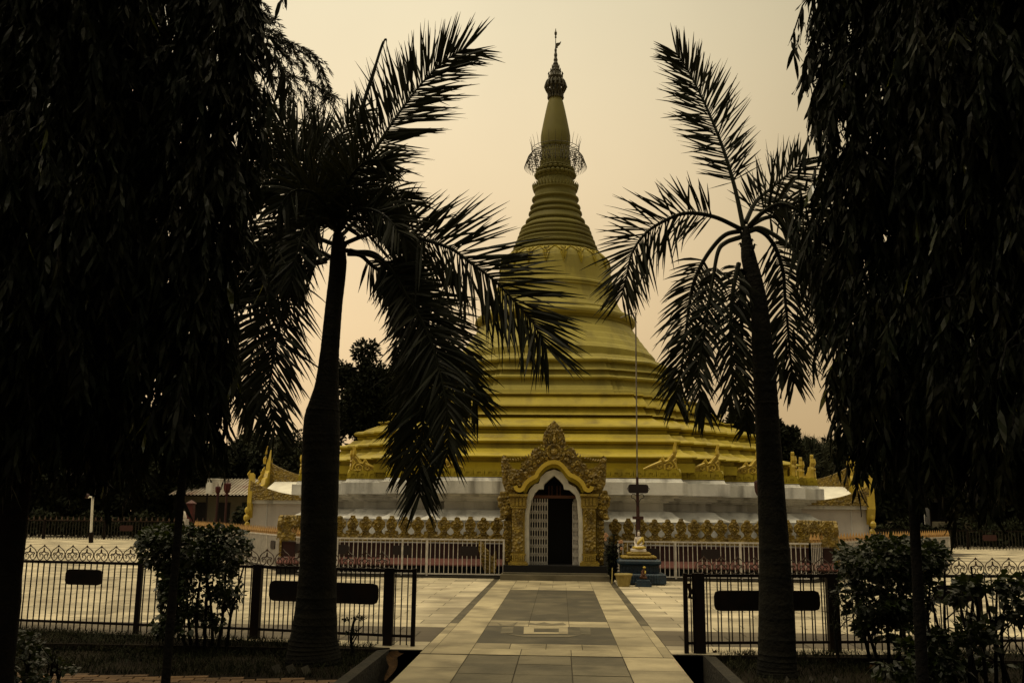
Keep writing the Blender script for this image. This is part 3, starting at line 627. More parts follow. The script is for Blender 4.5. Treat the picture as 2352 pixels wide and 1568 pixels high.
mb.box(a[0], b[0], YP+0.85, YP+0.98, 0.2, b[1]); obj('doorway_shade_panel', mb, DARK, PO)  # dark panel before the base wall, painted shade for the unlit interior
mb = MB(); a = z3(436,765); b = z3(804,746); mb.box(a[0], b[0], YP+.2, YP+.28, a[1], b[1]); obj('lintel', mb, BROWN, PO)
mb = MB(); a = z3(540, 690); b = z3(560, 750)
for x in (575, 600, 640, 665): mb.box(z3(x,0)[0], z3(x+8,0)[0], YP+.5, YP+.54, z3(0,740)[1], z3(0,660)[1])
obj('transom_bars', mb, BROWN, PO)
# folding lattice gates
def lattice(x0, x1, n):
    mb = MB(); za, zb = z3(0,1298)[1], z3(0,765)[1]; xs = [z3(x0+(x1-x0)*i/n, 1000)[0] for i in range(n+1)]
    for i, x in enumerate(xs):
        zt = zb-(0.12 if i == 0 else 0); mb.box(x-.010, x+.010, YP+.22, YP+.24, za, zt)
    rows = 8; h = (zb-za)/rows
    for i in range(n):
        for k in range(rows):
            zc = za+h*(k+.5)
            mb.tube([(xs[i], YP+.215, zc-h*.42), (xs[i+1], YP+.215, zc+h*.18)], .008, 4); mb.tube([(xs[i], YP+.245, zc+h*.18), (xs[i+1], YP+.245, zc-h*.42)], .008, 4)
    return mb
obj('folding_gate', lattice(428, 566, 7), WPAINT, PO, label='white lattice folding gate pulled half across the doorway')
obj('folding_gate', lattice(768, 810, 4), WPAINT, PO, label='white lattice folding gate folded to the side of the doorway')
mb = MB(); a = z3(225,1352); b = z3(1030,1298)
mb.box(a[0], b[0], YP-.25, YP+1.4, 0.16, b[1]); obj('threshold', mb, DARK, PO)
mb = MB(); mb.box(a[0]-.05, b[0]+.05, YP-.62, YP+1.2, 0, 0.13); mb.box(a[0]+.0, b[0]-.0, YP-.4, YP+1.2, .13, .17); obj('step', mb, MSTONE, PO)
# ------------------------------------------------------------------ side porches
def porch(sg):
    XO = XC+sg*10.25; XI = XC+sg*7.9; Y0, Y1 = YC-1.75, YC+1.75
    def zz(y, Y): return P(640, y, Y).z
    ze = zz(1148, Y0); mb = MB()
    mb.box(min(XI,XO), max(XI,XO), Y0, Y1, 0, ze-.12); W = obj('side_porch', mb, WHITE2, ST, label='white side porch with curved golden gable')
    mb = MB(); mb.box(min(XI,XO-sg*.0), max(XI,XO+sg*.06), Y0-.12, Y1+.12, ze-.118, ze-.0); mb.box(XO-sg*.55-.012, XO-sg*.55+.012, Y0-.02, Y0+.1, 0, ze-.13); obj('cornice', mb, WHITE, W)
    # eave bands and ridge band: curved outline in the XZ plane
    def band(Y, zb, zt, zend, th, inner):
        pts = []; n = 10
        for i in range(n+1):
            t = i/n; x = XO+(XI-XO)*t*1.0; z = zt+(zend-zt)*(1-t)**2.6; pts.append((x, z))
        pts += [(XI, zb), (XO, zb)]; mb.pxz(pts, Y-th/2, Y+th/2)
    mb = MB(); e0 = zz(1138, Y0-.15); band(Y0-.16, ze+.003, e0, zz(1104, Y0), .10, 0); obj('eave_band', mb, CARVE, W); mb = MB(); band(Y1+.16, ze+.003, e0, zz(1104, Y0), .10, 0); obj('eave_band', mb, CARVE, W); mb = MB()
    rb, rt, re = zz(1106, YC), zz(1096, YC), zz(1060, YC); band(YC, rb-.15, rt, re, .14, 0); obj('ridge_band', mb, CARVE, W)
    mb = MB(); x0, x1 = XO-sg*.25, XI
    for s2 in (-1, 1):
        ye = YC+s2*1.9; a = [(x0, ye, ze+.1), (x1, ye, ze+.1), (x1, YC+s2*.07, rb), (x0, YC+s2*.07, rb)]
        mb.add(a+[(p[0],p[1],p[2]-.08) for p in a], [(0,1,2,3),(4,7,6,5),(0,4,5,1),(1,5,6,2),(2,6,7,3),(3,7,4,0)])
    obj('roof_panel', mb, ROOFW, W)
    mb = MB(); zpk = zz(1033, YC); z0 = ze-.25
    half = [(0,zpk),(.10,zpk-.35),(.16,zpk-.75),(.30,zpk-.85),(.38,zpk-1.0),(.55,zpk-1.05),(.65,zpk-1.25),(.9,zpk-1.3),(1.05,zpk-1.55),(1.4,zpk-1.6),(1.6,zpk-1.45),(1.72,zpk-.95),(1.88,zpk-.9),(1.95,zpk-1.3),(1.98,zpk-1.9),(1.9,z0-.1),(1.72,z0-.4),(1.5,z0)]
    pts = [(YC+a, b) for a, b in half]+[(YC-a, b) for a, b in reversed(half[1:])]
    mb.pyz(pts, XO-.07, XO+.17 if sg > 0 else XO+.07)
    for s2 in (-1, 1):
        for k, (dy, z) in enumerate(((1.85,z0-.1),(1.93,z0-.35),(1.8,z0-.6),(1.86,z0-.85),(1.8,z0-1.1))): mb.blob((XO+sg*.08, YC+s2*dy, z), .10, .09, .13, 7, 5)
        mb.box(XO-.04+sg*.08, XO+.04+sg*.08, YC+s2*1.78-.08, YC+s2*1.78+.08, 0.02, z0-1.0)
    for (a, b) in half[:12]:
        for s2 in (-1, 1): mb.tube([(XO+sg*.14, YC+s2*a*.9, b-.15), (XO+sg*.16, YC+s2*a, b+.02), (XO+sg*.1, YC+s2*(a+.03), b+.14)], [.05,.05,.01], 5)
    obj('porch_gable', mb, GOLDB, W)
porch(-1); porch(1)
# ------------------------------------------------------------------ red terrace wall and petal parapets
PWL, PWR = -1.9, 1.75
pxl, pxr = P(647, 1200, 24.6).x, P(1915, 1200, 24.6).x
random.seed(5)
CORN = []
def petal_mb(sq, w, zb, zt):
    mb = MB(); h = zt-zb
    half = [(.0,h),(.10*w,h-.01),(.19*w,h-.05),(.21*w,h-.11),(.36*w,h-.16),(.47*w,h-.22),(.497*w,h-.32),(.46*w,h-.42),(.30*w,h-.50),(.22*w,h-.56),(.26*w,h-.63),(.40*w,h-.68),(.5*w,h-.70),(.5*w,0)] if not sq else [(.0,h+.02),(.15*w,h+.02),(.16*w,h-.05),(.24*w,h-.1),(.32*w,h-.17),(.42*w,h-.26),(.42*w,h-.33),(.36*w,h-.40),(.28*w,h-.46),(.22*w,h-.50),(.24*w,h-.54),(.44*w,h-.565),(.5*w,h-.58),(.5*w,0)]
    half = [(a, 0 if b == 0 else max(h-(h-b)*.66, 0)) for a, b in half]
    pts = [(a, b) for a, b in half]+[(-a, b) for a, b in reversed(half[1:])]
    mb.pxz(pts, -.04, .05)
    def t(pp, r=.012): mb.tube([(a*w, -.055, h-b) for a, b in pp], r, 4)
    t([(0,.20),(.09,.24),(.09,.31),(0,.34),(-.09,.31),(-.09,.24),(0,.20)], .012); mb.blob((0,-.045,h-.27), .035,.035,.035, 6, 4)
    for s in (-1, 1):
        t([(s*.05,.17),(s*.2,.16),(s*.28,.22),(s*.2,.28),(s*.15,.24)]); t([(s*.05,.38),(s*.22,.36),(s*.32,.30),(s*.36,.24)]); t([(s*.02,.06),(s*.1,.04),(s*.13,.1),(s*.04,.14)]); t([(s*.04,.44),(s*.15,.42),(s*.2,.47)]); t([(s*.05,.52),(s*.2,.55),(s*.4,.60),(s*.3,.63)])
    return mb
def parapet(x0, x1, label, side):
    Th = thing('petal_parapet', label, 'parapet', ((x0+x1)/2, 24.6, 0))
    L = x1-x0; n = round(L/0.335); w = L/n; zb, zt = .90, P(1000, 1186, 24.6).z
    base = petal_mb(False, w, zb, zt); sqb = petal_mb(True, w, zb, zt); me = {}
    for i in range(n):
        sq = (i % 3 == 2) if side < 0 else (i % 4 == 1)
        src = sqb if sq else base
        m2 = MB(); cx = x0+(i+.5)*w; m2.add([(v[0]+cx, v[1]+24.6, v[2]+zb) for v in src.v], src.f)
        if sq not in me:
            o = obj('petal', m2, CARVE, Th); me[sq] = (o.data, cx)
        else:
            o = bpy.data.objects.new('petal', me[sq][0]); COL.objects.link(o); o.parent = Th; o.location = (cx-me[sq][1], 0, 0)
    m2 = MB(); m2.box(x0, x1, 24.56, 24.66, zb-.05, zb); obj('base_rail', m2, CARVE, Th)
    xo = x1 if side > 0 else x0                    # return running back along the side
    m2 = MB()
    for k in range(12):
        yy = 24.75+k*.335
        src = base; m2.add([(xo+side*(.06)+v[1]*-side, yy+v[0], v[2]+zb) for v in src.v], src.f)
    m2.box(xo-.03, xo+.1 if side > 0 else xo+.03, 24.58, 28.8, .0, zb); obj('side_return', m2, CARVE, Th)
parapet(pxl, P(1156,1200,24.6).x, 'golden petal parapet on the red wall left of the doorway', -1)
parapet(P(1398,1200,24.6).x, pxr, 'golden petal parapet on the red wall behind the pole and shrine', 1)
for (x0, x1, lb, ) in ((pxl, P(1156,1200,24.6).x, 'dark red terrace wall left of the doorway behind the white fence'), (P(1398,1200,24.6).x, pxr, 'dark red terrace wall right of the doorway behind the white fence')):
    Th = thing('terrace_wall', lb, 'wall', ((x0+x1)/2, 24.6, 0))
    mb = MB(); mb.box(x0, x1, 24.6, 25.3, 0, .805); obj('wall_face', mb, DRED, Th)
    mb = MB(); mb.add([(x0,24.28,.30),(x1,24.28,.30),(x1,24.597,.44),(x0,24.597,.44),(x0,24.28,.0),(x1,24.28,.0)], [(0,1,2,3)]); mb.box(x0, x1, 24.27, 24.597, .27, .299); obj('ledge', mb, PINK, Th, label='faded pink sloping ledge at the foot of the red wall')
    mb = MB(); mb.box(x0, x1, 24.32, 24.597, 0, .268); obj('plinth', mb, DARK, Th)
# pair of carved lions' scroll brackets by the doorway
for sg, cx in ((-1, z3(110,0)[0]), (1, z3(1135,0)[0])):
    mb = MB(); pts = [(-.05,.0),(.22,.0),(.24,.3),(.22,.55),(.12,.40),(.05,.48),(-.05,.62),(-.14,.88),(-.2,.86),(-.22,.6),(-.16,.3)]
    mb.pxz([(cx-sg*a, .12+b) for a, b in pts], 24.1, 24.22)
    for i in range(7): mb.tube([(cx-sg*(-.12+.05*math.cos(i)), 24.08, .2+i*.09), (cx-sg*(-.02+.03*i*.3), 24.05, .24+i*.07), (cx-sg*.08, 24.08, .2+i*.05)], .018, 5)
    o = obj('scroll_bracket', mb, CARVE, None); tag(o, 'carved golden scroll bracket standing behind the white fence '+('left' if sg < 0 else 'right')+' of the doorway', 'bracket')
# ------------------------------------------------------------------ white fences
def plate_mb(c, t, w, h, th=.02):
    t = Vector(t); n = Vector((t.y, -t.x, 0)); c = Vector(c); r = h*.28
    pts = [(-w/2+r,-h/2),(w/2-r,-h/2),(w/2-.25*r,-h/2+.25*r),(w/2,-h/2+r),(w/2,h/2-r),(w/2-.25*r,h/2-.25*r),(w/2-r,h/2),(-w/2+r,h/2),(-w/2+.25*r,h/2-.25*r),(-w/2,h/2-r),(-w/2,-h/2+r),(-w/2+.25*r,-h/2+.25*r)]
    mb = MB(); mb.prism(pts, lambda p: c+t*p[0]+Vector((0,0,p[1]))+n*th, lambda p: c+t*p[0]+Vector((0,0,p[1]))-n*th); return mb
ZR = 0.935
def white_fence(a, b, label, spears, plates, posts):
    a = Vector((*a, 0)); b = Vector((*b, 0)); L = (b-a).length; t = (b-a)/L
    Th = thing('white_fence', label, 'fence', (a+b)/2)
    mb = MB(); mb.obox(a, b, .03, ZR-.02, ZR+.02); mb.obox(a, b, .03, .08, .11); obj('rail', mb, WPAINT, Th)
    mb = MB(); n = int(L/.113)
    for i in range(1, n):
        p = a+t*L*i/n; mb.box(p.x-.008, p.x+.008, p.y-.008, p.y+.008, .11, ZR-.02)
    obj('bars', mb, WPAINT, Th)
    for d in posts:
        p = a+t*L*d; mb = MB(); mb.box(p.x-.022, p.x+.022, p.y-.022, p.y+.022, 0, ZR+.001+(.02 if d in (0,1) else 0.0)); obj('post', mb, WPAINT, Th)
    if spears:
        mb = MB(); n = int(L/.23); mb.obox(a, b, .010, ZR+.014, ZR+.026)
        for i in range(n):
            p = a+t*(i+.5)*L/n
            mb.tube([(p.x,p.y,ZR+.02),(p.x,p.y,ZR+.05),(p.x,p.y,ZR+.09),(p.x,p.y,ZR+.14),(p.x,p.y,ZR+.25)], [.012,.018,.050,.034,.002], 5)
            q = p+t*.5*L/n; mb.tube([(q.x,q.y,ZR+.02),(q.x,q.y,ZR+.07)], [.018,.003], 4)
        obj('spear_finials', mb, SPEAR, Th)
    for d in plates:
        p = a+t*L*d; obj('plate', plate_mb((p.x, p.y, .66), t, .46, .23), PLATE, Th)
    mb = MB(); mb.obox(a, b, .16, -.01, .05); obj('plinth', mb, KERB, Th)
FXL, FXR = P(700,1240,24).x, P(1858,1240,24).x
gl, gr = P(1157,1280,24).x, P(1420,1280,24).x
def fr(px): return (P(px,1265,24).x-FXL)/(gl-FXL)
white_fence((FXL,23.95), (gl,23.95), 'white railing fence left of the temple doorway, in front of the red wall', False, [fr(782), fr(923), fr(1077)], [0, fr(925)+.0, .17, fr(1187) if 0 else .62, 1])
def fr2(px): return (P(px,1265,24).x-gr)/(FXR-gr)
white_fence((gr,23.95), (FXR,23.95), 'white railing fence right of the doorway behind the blue shrine', False, [fr2(1473+20), fr2(1631)], [0, fr2(1551), fr2(1700), 1])
white_fence((FXR,23.95), (13.6,34.3), 'white fence with golden spear tips running back to the right behind the bush', True, [.08], [0,.25,.5,.75,1])
white_fence((-14.3,36.8), (FXL,23.95), 'white fence with golden spear tips running back to the left behind the palm', True, [.965,.86,.80], [0,.25,.5,.75])
# end post of right fence
for (p0, p1, lb, sg) in (((-34,49.5),(-8,50.5),'far dark spear topped fence along the left edge of the courtyard',-1), ((12,51),(36,50),'far dark bar fence along the right edge of the courtyard',1)):
    a = Vector((*p0,0)); b = Vector((*p1,0)); L = (b-a).length; t = (b-a)/L; Th = thing('boundary_fence', lb, 'fence', (a+b)/2)
    mb = MB(); mb.obox(a, b, .05, .92, .97); mb.obox(a, b, .05, .12, .17); obj('rail', mb, BLACKM, Th)
    mb = MB(); n = int(L/.16)
    for i in range(n): p = a+t*L*i/n; mb.box(p.x-.012,p.x+.012,p.y-.012,p.y+.012,0,.92)
    obj('bars', mb, KERB, Th)
    if sg < 0:
        mb = MB(); n = int(L/.3); mb.obox(a, b, .03, .965, .985)
        for i in range(n):
            p = a+t*(i+.5)*L/n; mb.tube([(p.x,p.y,.97),(p.x,p.y,1.03),(p.x,p.y,1.2)], [.03,.05,.003], 4)
        obj('spear_finials', mb, SCROLL, Th)
    for i in range(4): p = a+t*L*(.42+.12*i); obj('plate', plate_mb((p.x,p.y-.05,.6), t, .7, .3), MAROON, Th)
    for i in range(9): p = a+t*L*(i/8); m2 = MB(); m2.box(p.x-.05,p.x+.05,p.y-.05,p.y+.05,0,1.0); obj('post', m2, BLACKM, Th)
# ------------------------------------------------------------------ black iron fences in the foreground
def scroll_unit(mb, c, t, w, h, z, dy=0.0):
    c = Vector(c); t = Vector(t); n = Vector((t.y,-t.x,0))
    def tb(pp, r):
        pts = catmull([c+t*(x*w)+Vector((0,0,z+y*h)) for x, y in pp], 3); mb.tube(pts, r, 5)
    for s in (-1, 1):
        tb([(0,1.0),(s*.12,.86),(s*.34,.70),(s*.47,.46),(s*.42,.18),(s*.26,.03),(s*.08,.12),(s*.05,.30),(s*.16,.42),(s*.27,.34),(s*.25,.22)], .0065)
        tb([(0,.80),(s*.02,.60),(s*.12,.50),(s*.26,.50),(s*.33,.40)], .009)
    mb.tube([c+Vector((0,0,z+.86*h)), c+Vector((0,0,z+1.05*h))], [.008,.002], 4)
def iron_fence(a, b, label, posts, plates, ztop=.905, pitch=.088, scroll=True, double=False, bz=.10):
    a = Vector((*a,0)); b = Vector((*b,0)); L = (b-a).length; t = (b-a)/L; Th = thing('iron_fence', label, 'fence', (a+b)/2)
    mb = MB(); mb.obox(a, b, .04, ztop-.035, ztop); mb.obox(a, b, .035, bz, bz+.03); obj('rail', mb, BLACKM, Th)
    mb = MB(); n = int(L/pitch)
    for i in range(1, n):
        p = a+t*L*i/n; mb.box(p.x-.0065,p.x+.0065,p.y-.0065,p.y+.0065,.01,ztop-.035)
        if double:
            q = p+t*pitch*.38+Vector((0,.05,0)); mb.box(q.x-.0065,q.x+.0065,q.y-.0065,q.y+.0065,bz,ztop-.035)
    obj('bars', mb, BLACKM, Th)
    for d, w in posts:
        p = a+t*L*d; m2 = MB(); m2.box(p.x-w/2,p.x+w/2,p.y-w/2,p.y+w/2,-.02,ztop+.012); obj('post', m2, BLACKM, Th)
    if scroll:
        n = round(L/.222); first = None
        for i in range(n):
            p = a+t*(i+.5)*L/n
            if first is None:
                mb = MB(); scroll_unit(mb, p, t, .222, .205, ztop); o = obj('scroll_finial', mb, SCROLL, Th); first = (o, p)
            else:
                o = first[0].copy(); COL.objects.link(o); o.parent = Th; o.location = p-first[1]
    for d, w, h, z in plates:
        p = a+t*L*d-Vector((0,.03,0)); obj('plaque', plate_mb((p.x,p.y,z), t, w, h, .012), BLACKM, Th)
    return Th
A0, A1 = G(-60,1443), G(580,1460); Ay = 12.9
def onln(px, Y): return (P(px, 1400, Y).x, Y)
LA, LB, LC, LD = onln(-120,12.95), onln(588,12.25), onln(893,11.85), onln(950,11.80)
def frac(px, a, b):
    best = min(range(401), key=lambda i: abs(P2(a, b, i/400)-px)); return best/400
def P2(a, b, f):
    p = Vector((a[0]+(b[0]-a[0])*f, a[1]+(b[1]-a[1])*f, .5))-CPOS; return W0/2+F0*p.dot(CR)/p.dot(_F)
iron_fence(LA, LB, 'black iron fence with scrolled top and one rounded plaque, far left', [(0,.05),(frac(318,LA,LB),.06),(1,.11)], [(frac(192,LA,LB),.54,.20,.70)])
iron_fence(LB, LC, 'black iron gate panel with long plaque behind the left palm', [(1,.11)], [(frac(742,LB,LC),1.5,.25,.60)], pitch=.13, double=True)
iron_fence(LC, LD, 'narrow black gate leaf at the left edge of the path', [(1,.05)], [], pitch=.075, scroll=False)
RA, RB, RC, RD = onln(1575,11.62), onln(1600,11.65), onln(1912,11.95), onln(2460,12.55)
iron_fence(RA, RB, 'narrow black gate leaf at the right edge of the path', [(0,.05),(.75,.03)], [], pitch=.06, scroll=False)
iron_fence(RB, RC, 'black iron gate panel with long plaque behind the right palm', [(0.02,.12),(1,.12)], [(frac(1762,RB,RC),1.32,.235,.60)], pitch=.13, double=True)
iron_fence(RC, RD, 'black iron fence with scrolled top behind the right hand bushes', [(frac(2250,RC,RD),.06),(1,.06)], [(frac(2190,RC,RD),.5,.2,.68)])
mb = MB(); p = Vector((RA[0]+.03, RA[1]-.04, .80)); mb.tube([p, p+Vector((.03,0,-.10)), p+Vector((.01,0,-.16)), p+Vector((.07,0,-.17)), p+Vector((.08,0,-.13))], [.02,.025,.02,.014,.008], 6)
tag(obj('padlock', mb, BLACKM), 'dark padlock hanging at the top of the right gate post', 'padlock')
# ------------------------------------------------------------------ shrine, pot, pole, plant
def zs(x, y, Y): p = P(1378+.1282*x, 1177+.1282*y, Y); return p
YS = 22.6
SH = thing('shrine', 'small blue tiled pedestal shrine carrying a seated white figure', 'shrine', (P(1475,1335,YS).x, YS, 0))
def sbox(mb, x0, x1, y0, y1, Y0, dep, bev=.02):
    a, b = zs(x0,y1,Y0), zs(x1,y0,Y0); c = min(bev, (b.z-a.z)*.3)
    L = [(0,c),(c,0),(b.z-a.z-c,0),(b.z-a.z,c)]
    mb.loft([[(a.x+i,Y0+i,a.z+h),(b.x-i,Y0+i,a.z+h),(b.x-i,Y0+dep-i,a.z+h),(a.x+i,Y0+dep-i,a.z+h)] for h, i in [(0,c),(c,0),(b.z-a.z-c,0),(b.z-a.z,c)]])
mb = MB(); sbox(mb, 330, 1190, 1105, 1275, YS-.25, .95); sbox(mb, 385, 1060, 930, 1110, YS, .6); sbox(mb, 325, 1098, 845, 932, YS-.12, .85, .04)
for i in range(14): x = 400+i*48; sbox(mb, x, x+26, 1125, 1265, YS-.27, .05, .005)
for i in range(9): x = 410+i*70; sbox(mb, x, x+30, 955, 1085, YS-.02, .05, .005)
obj('pedestal', mb, BLUE, SH)
mb = MB(); sbox(mb, 390, 1020, 775, 832, YS-.03, .55, .03); sbox(mb, 500, 915, 712, 768, YS+.02, .45, .04); sbox(mb, 560, 860, 696, 714, YS+.05, .4)
for i in range(9): c = zs(430+i*68, 800, YS-.05); mb.blob(c, .05, .04, .035, 7, 4)
obj('golden_tier', mb, PILA, SH)
mb = MB(); sbox(mb, 566, 830, 652, 706, YS+.06, .38, .01); obj('marble_block', mb, SKINW, SH)
def skin_fig(name, chains, m, parent=None, label=None, cat=None, sub=2):
    vs, es, rad = [], [], []
    for ch in chains:
        start, pts = ch
        prev = start
        for (x, y, z, r) in pts:
            vs.append(Vector((x,y,z))); rad.append(r)
            if prev is not None: es.append((prev, len(vs)-1))
            prev = len(vs)-1
    o = LOC[parent.name] if parent else vs[0].copy()
    me = bpy.data.meshes.new(name); me.from_pydata([v-o for v in vs], es, []); me.materials.append(m)
    ob = bpy.data.objects.new(name, me); COL.objects.link(ob)
    md = ob.modifiers.new('skin', 'SKIN'); md.use_smooth_shade = True
    for i, r in enumerate(rad): me.skin_vertices[0].data[i].radius = (r, r)
    me.skin_vertices[0].data[0].use_root = True
    s = ob.modifiers.new('sub', 'SUBSURF'); s.levels = sub; s.render_levels = sub
    if parent: ob.parent = parent
    else: ob.location = o
    LOC[ob.name] = o
    return ob
bc = zs(697, 640, YS+.22); bx_, bz_ = bc.x, bc.z; by = YS+.22; s = 1.0
SB = thing('buddha_statue', 'small seated white statue in a golden robe on top of the blue shrine', 'statue', (bx_, by, bz_))
B0 = [(None, [(bx_,by,bz_+.07,.062),(bx_,by,bz_+.15,.055),(bx_,by,bz_+.22,.062),(bx_,by,bz_+.27,.035),(bx_,by-.005,bz_+.30,.024),(bx_,by-.01,bz_+.345,.038),(bx_,by-.005,bz_+.385,.034),(bx_,by,bz_+.415,.014)]),
      (0, [(bx_-.10,by-.05,bz_+.045,.042),(bx_-.02,by-.14,bz_+.035,.026),(bx_+.06,by-.13,bz_+.04,.020)]), (0, [(bx_+.10,by-.05,bz_+.045,.042),(bx_+.02,by-.15,bz_+.045,.026),(bx_-.06,by-.14,bz_+.05,.020)]),
      (2, [(bx_-.075,by,bz_+.245,.028),(bx_-.095,by-.01,bz_+.15,.021),(bx_-.085,by-.07,bz_+.08,.017),(bx_-.07,by-.10,bz_+.05,.012)]), (2, [(bx_+.075,by,bz_+.245,.028),(bx_+.10,by-.01,bz_+.15,.021),(bx_+.05,by-.09,bz_+.10,.017),(bx_+.01,by-.11,bz_+.09,.012)])]
bd = skin_fig('body', B0, SKINW, SB)
mb = MB(); mb.lathe([(.015,bz_+.43),(.036,bz_+.40),(.041,bz_+.37),(.036,bz_+.345)][::-1], bx_, by+.006, 12); obj('hair', mb, BRONZE, SB, smooth=True)
mb = MB()
mb.tube([(bx_+.085,by,bz_+.25),(bx_+.05,by-.055,bz_+.20),(bx_-.0,by-.068,bz_+.15),(bx_-.04,by-.062,bz_+.10)], [.030,.034,.034,.025], 8); mb.tube([(bx_+.08,by,bz_+.262),(bx_+.106,by-.01,bz_+.15),(bx_+.07,by-.08,bz_+.09)], [.034,.030,.02], 8)
mb.tube([(bx_-.135,by-.05,bz_+.025),(bx_-.09,by-.13,bz_+.02),(bx_,by-.17,bz_+.022),(bx_+.09,by-.13,bz_+.02),(bx_+.135,by-.05,bz_+.025),(bx_+.1,by+.05,bz_+.02),(bx_-.1,by+.05,bz_+.02)], [.03,.034,.034,.034,.03,.03,.03], 8)
obj('robe', mb, GOLDB, SB, smooth=True)
# kneeling figurine
kc = zs(780, 1215, YS-.5); kx, kz, ky = kc.x, 0.16, YS-.62
KB = thing('kneeling_figurine', 'little brown kneeling figurine with golden head on a low blue block', 'figurine', (kx, ky, kz-.02))
skin_fig('body', [(None, [(kx-.02,ky,kz+.05,.05),(kx-.03,ky,kz+.11,.042),(kx-.02,ky-.01,kz+.17,.042),(kx,ky-.02,kz+.21,.018),(kx+.01,ky-.03,kz+.245,.026)]),
   (0, [(kx-.08,ky-.05,kz+.04,.034),(kx+.07,ky-.07,kz+.03,.022)]), (0, [(kx+.06,ky-.03,kz+.04,.034),(kx-.07,ky+.03,kz+.03,.022)]),
   (2, [(kx-.05,ky-.02,kz+.17,.018),(kx-.02,ky-.07,kz+.10,.014),(kx+.02,ky-.09,kz+.12,.010)]), (2, [(kx+.03,ky-.02,kz+.17,.018),(kx+.04,ky-.07,kz+.11,.014),(kx+.02,ky-.10,kz+.13,.010)])], BROWN, KB)
mb = MB(); mb.blob((kx+.01,ky-.028,kz+.262), .036,.036,.026, 10, 6); mb.tube([(kx+.03,ky-.045,kz+.19),(kx+.02,ky-.08,kz+.11)], [.014,.012], 6); obj('golden_hair', mb, GOLDB, KB, smooth=True)
mb = MB(); mb.box(kx-.19, kx+.16, ky-.14, ky+.16, 0, .09); mb.box(kx-.16, kx+.13, ky-.12, ky+.14, .09, .14); tag(obj('figurine_block', mb, BLUE), 'low blue painted block under the kneeling figurine', 'block')
# pot
pc = G(1378+.1282*425, 1177+.1282*1320); PT = thing('flower_pot', 'yellow ribbed plastic flower pot on the paving before the shrine', 'pot', (pc.x, pc.y, 0))
mb = MB(); mb.lathe([(.125,0),(.13,.02),(.15,.12),(.175,.22),(.185,.24)], pc.x, pc.y, 64, 16, .035); obj('bowl', mb, POT, PT, smooth=True)
mb = MB(); mb.lathe([(.19,.235),(.20,.24),(.205,.28),(.195,.285),(.18,.28),(.175,.25)], pc.x, pc.y, 32); obj('rim', mb, POT, PT, smooth=True)
mb = MB(); mb.lathe([(.17,.24),(.12,.268),(.01,.275)], pc.x, pc.y, 16); obj('soil_fill', mb, SOIL, PT)
# potted dark plant with pale flowers
pp = Vector((P(1410,1330,23).x, 23.1, 0)); PLN = thing('flowering_plant', 'tall dark potted plant with pale pink flowers right of the doorway', 'plant', pp)
mb = MB(); O=[]; D=[]; 
random.seed(9)
for i in range(16):
    a = random.uniform(0,6.28); r = random.uniform(.05,.26); h = random.uniform(.6,1.15); e = pp+Vector((r*math.cos(a), r*math.sin(a)*.7, h))
    c = catmull([pp+Vector((0,0,.02)), pp+Vector((r*.4*math.cos(a), r*.3*math.sin(a), h*.5)), e], 4); mb.tube(c, [.008]*len(c), 4)
    for q in c[2:]:
        for _ in range(6): O.append(q); D.append((random.gauss(0,1), random.gauss(0,1), random.gauss(0,.6)))
    if i < 6:
        f = MB(); 
obj('stems', mb, BARK2, PLN)
obj('leaves', leaf_batch(O, D, rng.normal(0,1,(len(O),3)), rng.uniform(.07,.13,len(O)), rng.uniform(.02,.035,len(O))), BGDK, PLN)
mb = MB()
for (x, y) in ((105,385),(95,420),(125,410),(375,510),(390,520),(355,525),(100,480),(385,640)):
    c = zs(x, y, 22.9)
    for k in range(5): a = k*1.256; mb.blob((c.x+.022*math.cos(a), c.y, c.z+.022*math.sin(a)), .02,.012,.02, 5, 3)
obj('flowers', mb, FLOWER, PLN)
mb = MB(); a = zs(215,1270,22.6); b = zs(228,990,22.6); mb.tube([(a.x,22.6,0),(b.x,22.7,b.z)], .014, 6); tag(obj('wooden_stick', mb, POT), 'thin yellow stick propped upright beside the flower pot', 'stick')
# pole
PY = 23.3; px0 = P(1467,1300,PY).x
PN = thing('pole', 'tall thin maroon and steel pole with dark sign plate behind the shrine', 'pole', (px0, PY, 0))
top = P(1460,718,PY); mid = P(1463.5,1095,PY); low = P(1465.5,1190,PY)
mb = MB(); mb.tube([(px0,PY,0),(low.x,PY,low.z)], .055, 10); mb.tube([(low.x,PY,low.z-.01),(mid.x,PY,mid.z)], [.042,.032], 10); mb.box(low.x-.13,low.x+.13,PY-.06,PY+.06,low.z-.02,low.z+.05); obj('lower_shaft', mb, MAROON, PN)
mb = MB(); mb.tube([mid, top, P(1440,723,PY+.1), P(1426,730,PY+.3)], .018, 6); obj('upper_pipe', mb, STEEL, PN)
a, b = P(1443,1132,PY-.06), P(1489,1112,PY-.06); mb = plate_mb(((a.x+b.x)/2, PY-.07, (a.z+b.z)/2), (1,0,0), b.x-a.x, b.z-a.z, .015)
for s_ in (-1, 1): mb.tube([((a.x+b.x)/2+s_*(b.x-a.x)/2, PY-.07, (a.z+b.z)/2+.03), ((a.x+b.x)/2+s_*((b.x-a.x)/2+.03), PY-.07, (a.z+b.z)/2), ((a.x+b.x)/2+s_*(b.x-a.x)/2, PY-.07, (a.z+b.z)/2-.03)], .008, 4)
obj('sign_plate', mb, PLATE, PN)
mb = MB()
for s_ in (-1, 1):
    mb.tube(catmull([(mid.x, PY-.05, a.z-.05), (mid.x+s_*.12, PY-.05, a.z-.02), (mid.x+s_*.15, PY-.05, a.z-.1), (mid.x+s_*.07, PY-.05, a.z-.14), (mid.x, PY-.05, a.z-.3)], 3), .009, 4)
obj('sign_scroll', mb, PLATE, PN)
